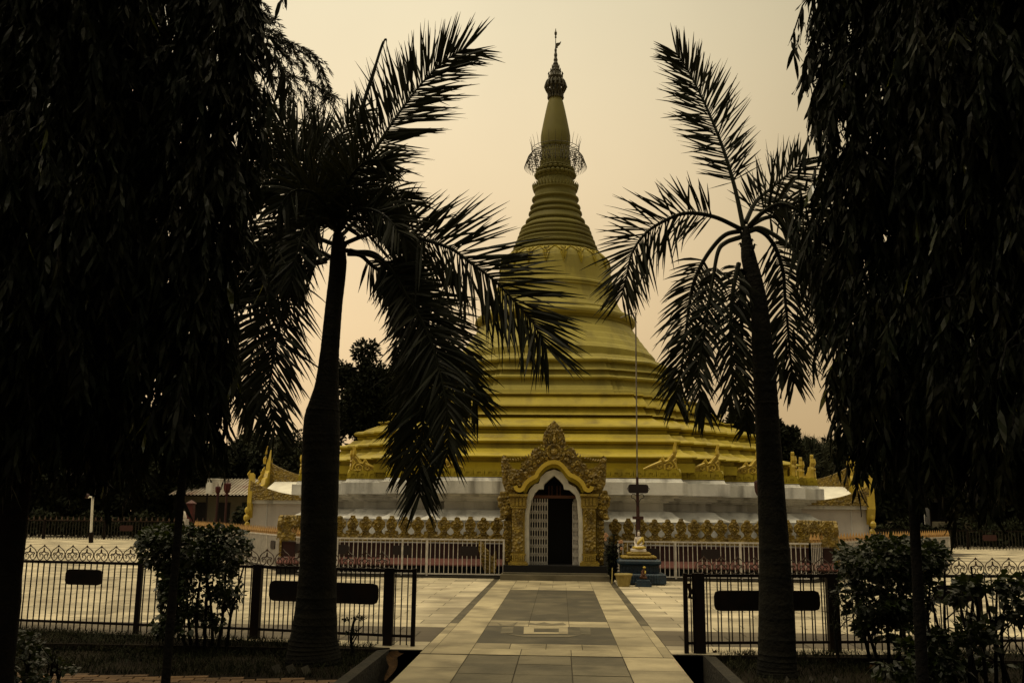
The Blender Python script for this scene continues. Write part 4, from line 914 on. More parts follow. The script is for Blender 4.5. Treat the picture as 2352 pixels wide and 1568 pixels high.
# ------------------------------------------------------------------ palms
VIEW = Vector((0, 1, 0))
def frond_mb(pts2, Y0, depth, ll, start=.18, droop=.35, dens=30, wid=.030, stiff=.9, ragged=.0, seed=0, taper=1.0):
    ll *= 1.55; dens *= 1.75; wid *= .98; droop *= 1.0
    rd = random.Random(seed); n = len(pts2); p3 = []
    for i, (x, y) in enumerate(pts2):
        t = i/(n-1); p3.append(P(x, y, Y0+depth*math.sin(t*1.5)))
    c = catmull(p3, 7); L = [0]
    for a, b in zip(c, c[1:]): L.append(L[-1]+(b-a).length)
    tot = L[-1]; mb = MB()
    mb.tube(c, [.026*(1-.85*(l/tot))+.003 for l in L], 6)
    def at(s):
        for i in range(len(c)-1):
            if L[i+1] >= s: f = (s-L[i])/max(L[i+1]-L[i], 1e-6); return c[i].lerp(c[i+1], f), (c[i+1]-c[i]).normalized()
        return c[-1], (c[-1]-c[-2]).normalized()
    k = int(tot*(1-start)*dens)
    for i in range(k):
        u = start+(1-start)*(i+.5)/k; p, t = at(u*tot)
        vw = (p-CPOS).normalized(); sd = t.cross(vw).normalized(); nn = sd.cross(t)
        for sg in (-1, 1):
            v = (u-start)/(1-start)
            len_ = ll*(0.55+.45*math.sin(min(1, v*1.35+.12)*math.pi*.5))*(1-.40*max(0, (v-.45)/.55)**1.2)*rd.uniform(.72,1.08)
            if rd.random() < ragged: len_ *= rd.uniform(.35,.9)
            ang = R(60-30*v**1.5+rd.gauss(0,7)); off = rd.gauss(0,.34)
            d = t*math.cos(ang)+sd*sg*math.sin(ang)*stiff+nn*off; d.normalize()
            sdv = d.cross(nn).normalized()*1.0
            sdv = (sdv+nn*rd.gauss(0,.5)).normalized()
            m = 5; q = p.copy(); vs = []; dd = d.copy(); dr = droop*rd.uniform(.35,1.9)
            wmul = rd.uniform(.8,1.2)
            for j in range(m+1):
                s = j/m; w = wid*wmul*(.35+1.3*s if s < .3 else (.74+.26*(1-(s-.3)/.7))*(1-((s-.3)/.7)**2.2))*.5+.0012
                vs += [q-sdv*w, q+sdv*w]
                dd = (dd+Vector((0,0,-1))*dr/m*(.4+1.2*s)).normalized(); q = q+dd*len_/m
            mb.add(vs, [(2*j, 2*j+1, 2*j+3, 2*j+2) for j in range(m)])
    return mb
def palm(name, label, base, trunk, fronds, Y0, ring=True):
    g = P(*base, Y0); Th = thing(name, label, 'palm tree', (g.x, Y0, -.06), 'royal palms flanking the path')
    mb = MB(); vs = []; pts = []; rs = []
    for i, (y, xl, xr) in enumerate(trunk):
        a, b = P(xl, y, Y0), P(xr, y, Y0); pts.append(Vector(((a.x+b.x)/2, Y0, (a.z+b.z)/2))); rs.append((b.x-a.x)/2)
    pts[0].z = -.07
    c = catmull(pts, 5); rr_ = []
    for i in range(len(c)):
        f = i/5; k = min(int(f), len(rs)-2); rr_.append(rs[k]+(rs[k+1]-rs[k])*(f-k))
    c2_ = []; r2_ = []
    for i in range(len(c)-1):
        for f in (0, .22, .30, .38): c2_.append(c[i].lerp(c[i+1], f)); r2_.append((rr_[i]+(rr_[i+1]-rr_[i])*f)*(1.012 if f == .30 else 1)*random.uniform(.99,1.01))
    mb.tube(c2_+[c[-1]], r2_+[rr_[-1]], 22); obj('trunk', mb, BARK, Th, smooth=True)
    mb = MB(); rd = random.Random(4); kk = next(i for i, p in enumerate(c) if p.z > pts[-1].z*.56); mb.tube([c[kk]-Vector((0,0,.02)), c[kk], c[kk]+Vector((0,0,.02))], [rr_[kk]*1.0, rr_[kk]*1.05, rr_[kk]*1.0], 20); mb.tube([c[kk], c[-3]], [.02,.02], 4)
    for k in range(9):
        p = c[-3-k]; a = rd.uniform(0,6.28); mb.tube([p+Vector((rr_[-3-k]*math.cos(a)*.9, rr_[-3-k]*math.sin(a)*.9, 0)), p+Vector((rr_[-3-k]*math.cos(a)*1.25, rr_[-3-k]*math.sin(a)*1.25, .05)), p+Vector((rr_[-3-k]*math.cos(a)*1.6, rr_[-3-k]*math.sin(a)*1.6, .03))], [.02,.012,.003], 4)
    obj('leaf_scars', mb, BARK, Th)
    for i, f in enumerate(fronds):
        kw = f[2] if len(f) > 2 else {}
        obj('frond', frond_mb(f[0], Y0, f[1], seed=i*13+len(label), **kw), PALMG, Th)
LT = [(1530,655,785),(1480,664,776),(1420,676,773),(1300,689,771),(1150,693,776),(1020,695,780),(960,700,780),(920,713,779),(880,725,777),(800,737,779),(700,748,786),(640,755,793),(600,758,796),(560,762,792),(535,766,788)]
big = dict(ll=.66, wid=.030, dens=27)
LF = [([(780,530),(800,440),(855,352),(908,272),(956,207),(1005,154),(1045,125),(1071,113)], .6, dict(ll=.60, droop=.04, start=.10, dens=29, wid=.032)),
 ([(790,560),(838,541),(899,527),(970,549),(1035,571),(1079,602),(1137,646),(1189,700),(1224,741),(1255,800)], -.5, dict(ll=.68, droop=.12, start=.10, dens=28, wid=.032)),
 ([(798,583),(829,587),(860,614),(908,640),(952,662),(987,693),(1013,737),(1040,790),(1060,847),(1079,891),(1098,930)], .5, dict(ll=.50, droop=.35, start=.10, dens=26)),
 ([(803,579),(860,583),(904,627),(934,662),(961,715),(978,803),(983,891),(974,957),(966,1022),(963,1090),(965,1140)], -.4, dict(ll=.50, droop=.25, start=.16, dens=30, wid=.032)),
 ([(803,575),(880,600),(935,680),(985,770),(1012,860),(1026,930),(1030,990),(1028,1040)], -.7, dict(ll=.46, droop=.35, start=.15, dens=30)),
 ([(795,575),(860,590),(915,650),(945,740),(950,830),(945,920),(930,1000),(925,1080)], .3, dict(ll=.40, droop=.4, start=.2, dens=26)),
 ([(758,590),(732,579),(677,587),(622,609),(568,638),(531,675)], .3, dict(ll=.50, droop=.8, start=.05)),
 ([(756,592),(700,612),(677,638),(659,682),(644,737),(630,810),(619,883),(622,938),(632,985)], -.4, dict(ll=.50, droop=.35, start=.15, dens=28)),
 ([(750,600),(680,620),(625,680),(595,750),(575,830),(570,900),(585,960)], .4, dict(ll=.46, droop=.4, start=.12)),
 ([(775,520),(735,420),(695,345),(655,290),(610,262)], .5, dict(ll=.50, droop=.25, start=.05)),
 ([(770,520),(690,445),(630,420),(580,430),(540,470),(520,540)], -.3, dict(ll=.50, droop=.5, start=.08)),
 ([(765,525),(700,480),(650,510),(620,570),(600,640)], .2, dict(ll=.46, droop=.6, start=.08)),
 ([(785,525),(820,460),(865,435),(905,445),(945,470)], .8, dict(ll=.40, droop=.3, start=.10)),
 ([(778,520),(765,430),(768,360),(790,300),(822,255)], .9, dict(ll=.40, droop=.25, start=.10)),
 ([(780,530),(810,490),(850,480),(890,500),(920,540)], -.8, dict(ll=.42, droop=.5, start=.05)),
 ([(770,530),(745,470),(715,440),(670,440),(640,480)], -.9, dict(ll=.42, droop=.5, start=.05)),
 ([(775,530),(740,500),(700,530),(680,590),(668,650)], -.8, dict(ll=.40, droop=.5, start=.05)),
 ([(778,525),(790,450),(810,400),(845,370),(885,370)], -.7, dict(ll=.42, droop=.4, start=.05)),
 ([(770,525),(735,455),(690,400),(640,380),(590,395)], .8, dict(ll=.46, droop=.4, start=.05))]
YPL = 10.8
LF += [([(775,520),(750,440),(735,380),(740,330),(720,290)], .5, dict(ll=.40, droop=.3, start=.05)), ([(770,520),(720,430),(670,370),(630,340),(590,330)], -.2, dict(ll=.44, droop=.35, start=.05)),
 ([(765,560),(700,540),(650,560),(600,610),(570,690)], .3, dict(ll=.44, droop=.6, start=.1)), ([(785,540),(830,500),(880,500),(930,540),(965,600)], .9, dict(ll=.42, droop=.5, start=.1))]
palm('royal_palm', 'thick trunked palm left of the path with long fronds reaching over the stupa', (720,1490), LT, LF, YPL)
# unopened spear leaf of the left palm is part of it
pal = [o for o in bpy.data.objects if o.name == 'royal_palm'][0]
mb = MB(); mb.tube(catmull([P(778,520,YPL), P(800,400,YPL), P(820,300,YPL), P(838,228,YPL), P(855,176,YPL), P(873,118,YPL), P(882,95,YPL), P(887,92,YPL), P(889,120,YPL)], 4), [.03]*12+[.024]*6+[.018]*6+[.012]*5+[.004]*4, 6); obj('spear_leaf', mb, PALMG, pal)
RT = [(1580,1738,1838),(1530,1740,1830),(1450,1742,1826),(1300,1744,1816),(1150,1741,1804),(1000,1736,1792),(883,1731,1784),(790,1727,1774),(700,1724,1763),(640,1712,1750),(590,1702,1736),(550,1703,1726),(520,1706,1720)]
RF = [([(1708,525),(1688,432),(1660,339),(1628,259),(1599,198),(1573,150),(1553,122)], .4, dict(ll=.43, droop=.05, start=.24, dens=30, wid=.026)),
 ([(1704,527),(1640,498),(1575,490),(1523,509),(1482,537),(1452,581),(1438,640),(1428,680)], -.4, dict(ll=.46, droop=.15, start=.18, dens=26, wid=.026)),
 ([(1704,530),(1665,540),(1631,576),(1605,620),(1590,663),(1581,718),(1572,792),(1565,847),(1557,883),(1553,925)], .3, dict(ll=.40, droop=.5, start=.25, dens=26, ragged=.2)),
 ([(1700,545),(1667,557),(1649,579),(1636,650),(1622,730),(1608,830),(1605,890),(1620,955)], -.4, dict(ll=.34, droop=.7, start=.25, ragged=.3, dens=24)),
 ([(1697,605),(1689,638),(1682,682),(1678,751),(1680,810),(1682,883),(1674,930)], -.3, dict(ll=.34, droop=.6, start=.02, ragged=.3, dens=26)),
 ([(1704,617),(1704,773),(1713,883),(1718,945),(1712,985)], .4, dict(ll=.26, droop=.6, start=.1, ragged=.3, dens=24)),
 ([(1719,532),(1739,528),(1763,543),(1784,576),(1799,627),(1803,682),(1810,755),(1816,828),(1825,880)], .3, dict(ll=.42, droop=.6, start=.18, ragged=.25, dens=26)),
 ([(1719,532),(1744,524),(1777,539),(1817,568),(1854,601),(1891,641),(1918,693),(1933,773),(1943,847),(1938,900)], -.3, dict(ll=.42, droop=.6, start=.25, ragged=.25, dens=26)),
 ([(1712,512),(1736,464),(1772,432),(1801,408),(1825,386),(1845,365)], .5, dict(ll=.40, droop=.1, start=.15, dens=26)),
 ([(1720,520),(1752,488),(1793,468),(1833,484),(1865,520),(1885,581),(1897,629)], -.4, dict(ll=.44, droop=.6, start=.15, dens=26)),
 ([(1720,520),(1760,500),(1810,500),(1850,540),(1880,600),(1905,680),(1915,760)], .5, dict(ll=.42, droop=.6, start=.15, dens=24))]
palm('royal_palm', 'slender palm right of the path with sparse drooping fronds and one upright frond', (1785,1530), RT, RF, 10.5)
# ------------------------------------------------------------------ weeping mast trees
def mast_crown(cx, cy, prof, n, ll=(.16,.26), seed=0, bottom=None):
    r = np.random.default_rng(seed); Os=[]; Ds=[]; Ns=[]; Ls=[]; Ws=[]; tw = MB()
    zs_ = [p[0] for p in prof]; rs_ = [p[1] for p in prof]
    for i in range(n):
        z = r.uniform(zs_[0], zs_[-1]); Rr = np.interp(z, zs_, rs_); a = r.uniform(0, 2*math.pi); q = Rr*math.sqrt(r.uniform(.03,1))*r.uniform(.8,1.06)*(1+.12*math.sin(z*2.3+a*2)+.08*math.sin(z*5.1+a*3))
        o = Vector((cx+q*math.cos(a), cy+q*math.sin(a), z)); out = Vector((math.cos(a), math.sin(a), 0))
        L = r.uniform(.25,.6)*(1.7 if r.random() < .18 else 1); k = int(r.integers(7, 12)); o.z += .25*math.sin(a*3+seed)*(z < zs_[0]+.4); p = o.copy(); d = (out*r.uniform(.2,.8)+Vector((r.normal(0,.3), r.normal(0,.3), r.uniform(-.7,.3)))).normalized()
        pts = [p.copy()]
        for j in range(k):
            d = (d+Vector((0,0,-.28))).normalized(); p = p+d*L/k; pts.append(p.copy())
            sd = d.cross(Vector((r.normal(), r.normal(), .2))).normalized()
            for s in ((-1, 1) if j % 2 else (1,)):
                dir_ = d*.35+sd*s*r.uniform(.25,.6)+Vector((0,0,-1))*r.uniform(.7,1.3)
                Os.append(p); Ds.append(dir_); Ns.append((r.normal(), r.normal(), r.normal(0,.3))); l = r.uniform(*ll)*r.uniform(.75,1.2); Ls.append(l); Ws.append(l*r.uniform(.14,.20))
        if i % 5 == 0: tw.tube([Vector((cx, cy, z-.05))*1.0, o.lerp(Vector((cx,cy,z)), .5)+Vector((0,0,.12)), o]+pts[1::3], .008, 4)
    return leaf_batch(Os, Ds, Ns, Ls, Ws, .22, wave=.22), tw
def mast_tree(px, Y0, r0, prof, n, label, lean=0, seed=0, r1=None, wide=1.0, group='weeping mast trees framing the view'):
    b = P(px, 1400, Y0); Th = thing('mast_tree', label, 'tree', (b.x, Y0, -.06), group)
    mb = MB(); top = prof[-1][0]; pts = [(b.x-lean*.0, Y0, -.07), (b.x+lean*.2, Y0, .6), (b.x+lean*.5, Y0, 1.5), (b.x+lean, Y0, 3), (b.x+lean*1.3, Y0, top)]
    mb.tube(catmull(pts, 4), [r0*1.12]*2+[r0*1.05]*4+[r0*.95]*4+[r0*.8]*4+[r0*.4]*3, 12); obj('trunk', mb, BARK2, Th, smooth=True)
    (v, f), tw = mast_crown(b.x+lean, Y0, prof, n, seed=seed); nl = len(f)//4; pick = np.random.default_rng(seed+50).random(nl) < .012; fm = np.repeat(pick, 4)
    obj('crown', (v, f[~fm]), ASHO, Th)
    gi = np.nonzero(pick)[0]; gv = v.reshape(-1, 10, 3)[gi].reshape(-1, 3); gf = (np.array([[2*i, 2*i+1, 2*i+3, 2*i+2] for i in range(4)])[None]+(np.arange(len(gi))*10)[:, None, None]).reshape(-1, 4)
    obj('sunlit_glossy_leaves', (gv, gf), GLINT, Th); obj('twigs', tw, BARK2, Th)
def zz_(y, Y): return P(1176, y, Y).z
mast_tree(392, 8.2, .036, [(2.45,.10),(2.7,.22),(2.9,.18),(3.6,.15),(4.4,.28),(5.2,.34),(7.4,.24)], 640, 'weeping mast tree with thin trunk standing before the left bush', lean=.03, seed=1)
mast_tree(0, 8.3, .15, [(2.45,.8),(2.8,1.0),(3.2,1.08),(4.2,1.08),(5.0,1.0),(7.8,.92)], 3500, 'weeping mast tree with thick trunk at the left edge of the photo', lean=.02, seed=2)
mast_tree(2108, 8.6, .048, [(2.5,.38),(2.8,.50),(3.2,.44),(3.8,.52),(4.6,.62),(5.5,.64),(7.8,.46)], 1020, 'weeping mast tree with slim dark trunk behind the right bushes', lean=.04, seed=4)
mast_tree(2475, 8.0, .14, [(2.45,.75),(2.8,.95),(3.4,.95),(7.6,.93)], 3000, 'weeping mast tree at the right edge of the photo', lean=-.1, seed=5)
# needle leaved branches reaching in at top left
def needle_branch(pts2, Y0, depth, sub, rd, O, D, L, mbk):
    p3 = [P(x, y, Y0+depth*i/(len(pts2)-1)) for i, (x, y) in enumerate(pts2)]; c = catmull(p3, 6)
    mbk.tube(c, [.006*(1-.8*i/len(c))+.002 for i in range(len(c))], 4)
    for i in range(len(c)-1):
        t = (c[i+1]-c[i]); le = t.length; t.normalize(); k = max(1, int(le/.009))
        for j in range(k):
            q = c[i].lerp(c[i+1], j/k); s = Vector((rd.gauss(0,1), rd.gauss(0,1), rd.gauss(0,1))).cross(t).normalized(); O.append(q); D.append(t*1.0+s*rd.uniform(.5,.9)); L.append(rd.uniform(.07,.115))
        if sub and i > 4 and i % 2 == 0:
            s = Vector((rd.gauss(0,.6), rd.gauss(0,.4), -.3)); a = c[i]; l = rd.uniform(.2,.45)
            d1 = (t+s*.8).normalized(); m = a+d1*l*.5; e = m+(d1+Vector((0,0,-1.0))).normalized()*l*.5
            cc = catmull([a, m, e], 4); mbk.tube(cc, .003, 3)
            for u, v in zip(cc, cc[1:]):
                tt = (v-u); k = max(1, int(tt.length/.012)); tt.normalize()
                for j in range(k):
                    s2 = Vector((rd.gauss(0,1), rd.gauss(0,1), rd.gauss(0,1))).cross(tt).normalized(); O.append(u.lerp(v, j/k)); D.append(tt+s2*rd.uniform(.5,.9)); L.append(rd.uniform(.06,.10))
def n1(pts): return [(x*.3662, y*.3662) for x, y in pts]
NB = [[(1250,-120),(1400,-40),(1530,60),(1600,160),(1620,260)], [(1200,0),(1380,40),(1520,110),(1680,190),(1790,260)], [(1250,120),(1450,150),(1640,300),(1760,420),(1830,560),(1850,700)], [(1200,160),(1500,220),(1720,300),(1880,420),(1960,560),(1980,700)], [(1300,-60),(1500,-80),(1600,-20),(1690,60)], [(900,200),(1330,150),(1500,170),(1700,240),(1850,280),(1970,350),(2030,450),(2060,560),(2065,630)], [(1300,-150),(1480,-60),(1550,20),(1610,90),(1640,150)], [(1200,60),(1450,130),(1600,140),(1740,120)],
      [(1500,160),(1750,260),(1960,380),(2035,600),(2005,800),(2025,930)], [(1100,300),(1500,250),(1650,330),(1800,450),(1900,600),(1935,720)], [(1100,200),(1450,60),(1560,60),(1640,70)], [(1000,400),(1500,400),(1700,480),(1850,480),(1960,520),(2050,590),(2110,600)],
      [(1000,500),(1400,500),(1600,520),(1700,640),(1800,780),(1850,900),(1960,860)], [(1300,250),(1600,200),(1740,200),(1850,330),(1930,450)], [(1200,-50),(1420,-60),(1500,60),(1530,120)], [(1100,-30),(1350,20),(1480,160),(1600,260),(1760,300),(1820,400)],
      [(1200,400),(1600,560),(1720,740),(1760,900),(1800,1050),(1820,1180)], [(1000,300),(1300,330),(1500,430),(1620,560),(1660,700)], [(1100,350),(1450,330),(1620,380),(1760,560),(1780,700)]]
YN = 12.2; rd = random.Random(21); O=[]; D=[]; L=[]; tw = MB()
hub = P(330, 150, YN)
NT = thing('needle_tree', 'tree with arching needle leaved sprays hanging at the top left', 'tree', (P(20, 1300, YN).x, YN, -.1))
for i, b in enumerate(NB): needle_branch(n1(b), YN, rd.uniform(-.6,.6), True, rd, O, D, L, tw)
obj('spray_twigs', tw, BARK2, NT)
n = len(O); obj('needles', leaf_batch(O, D, rng.normal(0,1,(n,3)), L, np.full(n, .014), .05, rows=((0,.6),(.5,1.0),(1,.05))), BRUSH, NT)
mb = MB(); tb = P(20, 1300, YN).x; mb.tube(catmull([(tb,YN,-.1),(tb,YN,2.2),(tb+.5,YN,3.6),(hub.x,YN,5.2),(hub.x+.2,YN,8)], 4), [.11]*9+[.10]*8, 10)
for k in range(9): p = P(330, 120+k*30, YN); q = P(*n1([NB[k][0]])[0], YN); mb.tube([p, p.lerp(q,.5)+Vector((0,0,.1)), q], [.03,.02,.011], 6)
obj('trunk', mb, BARK2, NT)
# ------------------------------------------------------------------ leafy shrubs
def shrub(name, label, boxes, Y0, n, leaf, stems, m=SHRUB, seed=0, group=None, yellow=0, ar=.6, depth=.45):
    r = np.random.default_rng(seed); rd = random.Random(seed)
    c0 = P((boxes[0][0]+boxes[0][2])/2, 1400, Y0); Th = thing(name, label, 'bush', (c0.x, Y0, -.06), group)
    O=[]; D=[]; tot = sum((b[2]-b[0])*(b[3]-b[1])*b[4] for b in boxes)
    for (x0, y0, x1, y1, w) in boxes:
        k = int(n*(x1-x0)*(y1-y0)*w/tot); cx, cy = (x0+x1)/2, (y0+y1)/2
        C = [(r.uniform(-.85,.85), r.uniform(-.85,.85), r.uniform(-1,1)) for _ in range(max(6, k//60))]
        for _ in range(k):
            c = C[r.integers(len(C))]; u = np.array(c)+r.normal(0,.20,3); l = (abs(u[0])**3+abs(u[1])**3+abs(u[2])**3)**(1/3)
            if l > 1: u = u/l*r.uniform(.9,1.02)
            p = P(cx+u[0]*(x1-x0)/2, cy+u[1]*(y1-y0)/2, Y0+u[2]*depth); O.append(p); D.append((u[0]*.8+r.normal(0,.7), u[2]+r.normal(0,.7)-.3, -u[1]*.6+r.normal(0,.6)+.1))
    k = len(O); Nn = rng.normal(0,.6,(k,3)); Nn[:,2] += 1.0
    rows = ((0,.1),(.2,.75),(.5,1.0),(.8,.6),(1.0,.05))
    obj('foliage', leaf_batch(O, D, Nn, r.uniform(.75,1.25,k)*leaf, r.uniform(.8,1.2,k)*leaf*ar, .2, rows=rows, wave=.1), m, Th)
    mb = MB()
    for (x0, x1, yt) in stems:
        b = P(x0, 1480, Y0+rd.uniform(-.1,.1)); b.z = -.06; e = P(x1, yt, Y0+rd.uniform(-.25,.25)); mid = b.lerp(e,.5)+Vector((rd.uniform(-.06,.06),0,0)); cc = catmull([b, mid, e], 5); mb.tube(cc, [.022*(1-.6*i/len(cc)) for i in range(len(cc))], 6)
        for j in range(4):
            q = cc[3+j]; e2 = q+Vector((rd.uniform(-.2,.2), rd.uniform(-.15,.15), rd.uniform(.05,.3))); mb.tube([q, q.lerp(e2,.5)+Vector((0,0,.03)), e2], [.009,.006,.003], 4)
    obj('stems', mb, BARK2, Th)
    if yellow:
        idx = r.integers(0, k, yellow); obj('yellow_leaves', leaf_batch([O[i]+Vector((0,-.05,0)) for i in idx], [D[i] for i in idx], Nn[idx], np.full(yellow, leaf*1.1), np.full(yellow, leaf*.6)), YLEAF, Th)
shrub('bush', 'rounded clipped bush in front of the left iron fence', [(318,1205,575,1305,1.6),(360,1290,560,1400,.8),(345,1380,540,1465,.55)], 11.4, 4200, .085, [(400,360,1300),(440,420,1280),(470,480,1260),(500,520,1280),(430,400,1330),(520,560,1300),(455,465,1300),(490,470,1290)], seed=2, group='clipped bushes at the fence', yellow=3)
shrub('bush', 'rounded clipped bush in front of the right iron fence', [(1915,1235,2175,1330,1.6),(1925,1310,2150,1420,.9),(1960,1390,2130,1480,.8)], 11.2, 4400, .085, [(2000,1960,1320),(2040,2010,1300),(2080,2070,1280),(2110,2140,1300),(2060,2060,1320),(2020,1980,1330)], seed=3, group='clipped bushes at the fence', yellow=3)
shrub('shrub', 'loose leafy shrub with bare forked stems at the lower right', [(2140,1330,2370,1440,.45),(2170,1300,2370,1390,.35),(2100,1440,2370,1568,.6),(1980,1470,2200,1560,.5)], 9.6, 1250, .105, [(2140,2110,1340),(2180,2170,1310),(2220,2240,1320),(2260,2230,1300),(2300,2320,1320),(2340,2350,1310),(2200,2140,1380),(2280,2290,1340),(2320,2260,1350),(2240,2190,1330)], seed=5, yellow=5)
shrub('shrub', 'low leafy shrub at the bottom left corner by the brick paving', [(-20,1450,110,1560,.7),(60,1510,180,1575,.6),(-20,1420,60,1500,.4)], 8.9, 900, .06, [(20,10,1470),(60,70,1500),(100,120,1520),(140,150,1530)], seed=6, yellow=1)
shrub('sapling', 'small wispy sapling against the right fence post', [(1900,1340,1950,1440,.5)], 11.3, 260, .05, [(1925,1925,1350)], seed=8, m=BGDK, ar=.2)
shrub('seedling', 'tiny seedling with tiered leaves beside the left gate', [(785,1412,842,1424,.6),(795,1438,830,1462,.4)], 11.2, 130, .035, [(815,815,1415)], seed=9, m=BGDK, depth=.1)
# ------------------------------------------------------------------ background trees
def bg_tree(px, ytop, ybot, wpx, Y0, label, m=BGLEAF, n=9000, leaf=.16, seed=0, kind='broad', group='trees beyond the courtyard'):
    r = np.random.default_rng(seed); s = Y0/2190; c = P(px, (ytop+ybot)/2, Y0); rx = wpx*s/2; rzv = (ybot-ytop)*s/2
    Th = thing('tree', label, 'tree', (c.x, Y0, -.3), group)
    mb = MB(); mb.tube(catmull([(c.x,Y0,-.3),(c.x+.1,Y0,c.z*.4),(c.x,Y0,c.z)], 4), [.28]*4+[.2]*3+[.1]*2, 8); K = 75; cl = []
    for i in range(K):
        u = r.normal(0,1,3); u /= np.linalg.norm(u); q = r.uniform(.12,.88)**.6; ce = np.array([c.x+u[0]*rx*q, Y0+u[1]*rx*q*.8, c.z+u[2]*rzv*q]); cl.append((ce, r.uniform(.12,.28)*min(rx, rzv*1.3)))
        if i % 3 == 0: mb.tube([(c.x,Y0,c.z-rzv*.3), ((c.x+ce[0])/2,(Y0+ce[1])/2,(c.z+ce[2])/2), ce], [.10,.06,.02], 5)
    obj('trunk', mb, BARK2, Th)
    ce = np.array([a for a, b in cl]); rad = np.array([b for a, b in cl]); w = rad**2; idx = r.choice(K, n, p=w/w.sum())
    if kind == 'broad':
        u = r.normal(0,1,(n,3)); u /= np.linalg.norm(u, axis=1, keepdims=True); O = ce[idx]+u*rad[idx][:,None]*(r.uniform(.1,1.5,(n,1))**.6); D = u+r.normal(0,.6,(n,3)); Nn = r.normal(0,1,(n,3))
        g = leaf_batch(O, D, Nn, r.uniform(.7,1.3,n)*leaf, r.uniform(.7,1.3,n)*leaf*.55, .1, rows=((0,.2),(.5,1),(1,.1)))
    else:
        u = r.normal(0,1,(n,3)); u /= np.linalg.norm(u, axis=1, keepdims=True); O = ce[idx]+u*rad[idx][:,None]*r.uniform(.0,1,(n,1)); D = u*.7+np.array([[0,0,.9]])+r.normal(0,.35,(n,3)); Nn = r.normal(0,1,(n,3))
        g = leaf_batch(O, D, Nn, r.uniform(.6,1.6,n)*leaf*2.2, r.uniform(.7,1.3,n)*leaf*.22, .15, rows=((0,.5),(.5,1),(1,.1)))
    obj('crown', g, m, Th)
bg_tree(838, 790, 1085, 190, 47, 'dark broadleaf tree directly left of the golden stupa', BGDK, 26000, .20, 1)
bg_tree(945, 770, 1050, 170, 48, 'dark tree half hidden behind the hanging palm fronds', BGDK, 22000, .20, 2)
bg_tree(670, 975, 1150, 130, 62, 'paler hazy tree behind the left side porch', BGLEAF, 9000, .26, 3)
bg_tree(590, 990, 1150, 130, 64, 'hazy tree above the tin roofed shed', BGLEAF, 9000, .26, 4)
bg_tree(520, 1000, 1150, 140, 60, 'shaded tree behind the left end of the tin roof', BGDK, 9000, .26, 5)
for i, (px, yt) in enumerate(((430,960),(340,950),(240,930),(140,940),(40,930),(-60,920))):
    bg_tree(px, yt, 1190, 190, 56+i*.7, ['dense dark tree beyond the far left fence, first from the shed', 'dense dark tree beyond the far left fence, second from the shed', 'dense dark tree above the bent white pole', 'dense dark tree between the bent pole and the edge trunk', 'dense dark tree behind the left edge trunk', 'dense dark tree cut by the left picture edge'][i], BGDK, 8000, .34, 10+i)
bg_tree(1690, 935, 1085, 110, 50, 'dark tree behind the stupa left of the right palm trunk', BGDK, 9000, .22, 21)
bg_tree(1790, 955, 1090, 90, 49, 'dark broadleaf tree just right of the right palm trunk', BGDK, 8000, .22, 22)
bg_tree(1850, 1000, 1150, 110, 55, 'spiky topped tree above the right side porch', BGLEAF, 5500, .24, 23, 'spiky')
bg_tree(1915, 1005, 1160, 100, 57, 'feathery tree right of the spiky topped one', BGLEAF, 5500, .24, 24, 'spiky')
for i, (px, yt) in enumerate(((1985,1000),(2065,960),(2150,930),(2240,950),(2330,930),(2420,900))):
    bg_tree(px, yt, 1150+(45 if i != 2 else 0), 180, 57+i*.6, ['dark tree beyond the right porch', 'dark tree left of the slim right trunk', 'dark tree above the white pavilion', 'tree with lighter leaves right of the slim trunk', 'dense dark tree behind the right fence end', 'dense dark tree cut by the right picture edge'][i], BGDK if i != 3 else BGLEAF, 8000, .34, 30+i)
def hedge(px0, px1, y0, Y0, label, seed):
    r = np.random.default_rng(seed); a, b = P(px0, y0, Y0), P(px1, y0, Y0); n = int(1600*(b.x-a.x)/4)
    x = r.uniform(a.x, b.x, n); h = a.z*(.85+.15*np.sin(x*2.1)+.05*np.sin(x*7)); O = np.stack([x, Y0+r.uniform(-.6,.6,n), h*r.uniform(.02,1,n)**.6], 1)
    tag(obj('hedge', leaf_batch(O, r.normal(0,1,(n,3)), r.normal(0,1,(n,3)), r.uniform(.15,.3,n), r.uniform(.1,.2,n), rows=((0,.2),(.5,1),(1,.1))), BGDK), label, 'hedge')
hedge(-60, 430, 1172, 52.5, 'low dark hedge behind the far left fence', 1); hedge(540, 600, 1145, 45, 'dark clipped hedge beside the left side porch', 2)
hedge(1975, 2400, 1190, 53, 'low dark hedge behind the far right fence', 3)
n = 26000
wx = np.where(rng.random(n) < .5, rng.uniform(-50, -9, n), rng.uniform(13, 55, n)); wy = rng.uniform(72, 78, n); wz = rng.uniform(-.3, 1, n)**1.0*(5.5+1.2*np.sin(wx*.7)+.6*np.sin(wx*2.3))
tag(obj('far_wood', leaf_batch(np.stack([wx,wy,wz],1), rng.normal(0,1,(n,3)), rng.normal(0,1,(n,3)), rng.uniform(.7,1.3,n), rng.uniform(.4,.8,n), .1, rows=((0,.2),(.5,1),(1,.1))), BGDK), 'dark unbroken undergrowth of the far wood behind the fences', 'wood', kind='stuff')
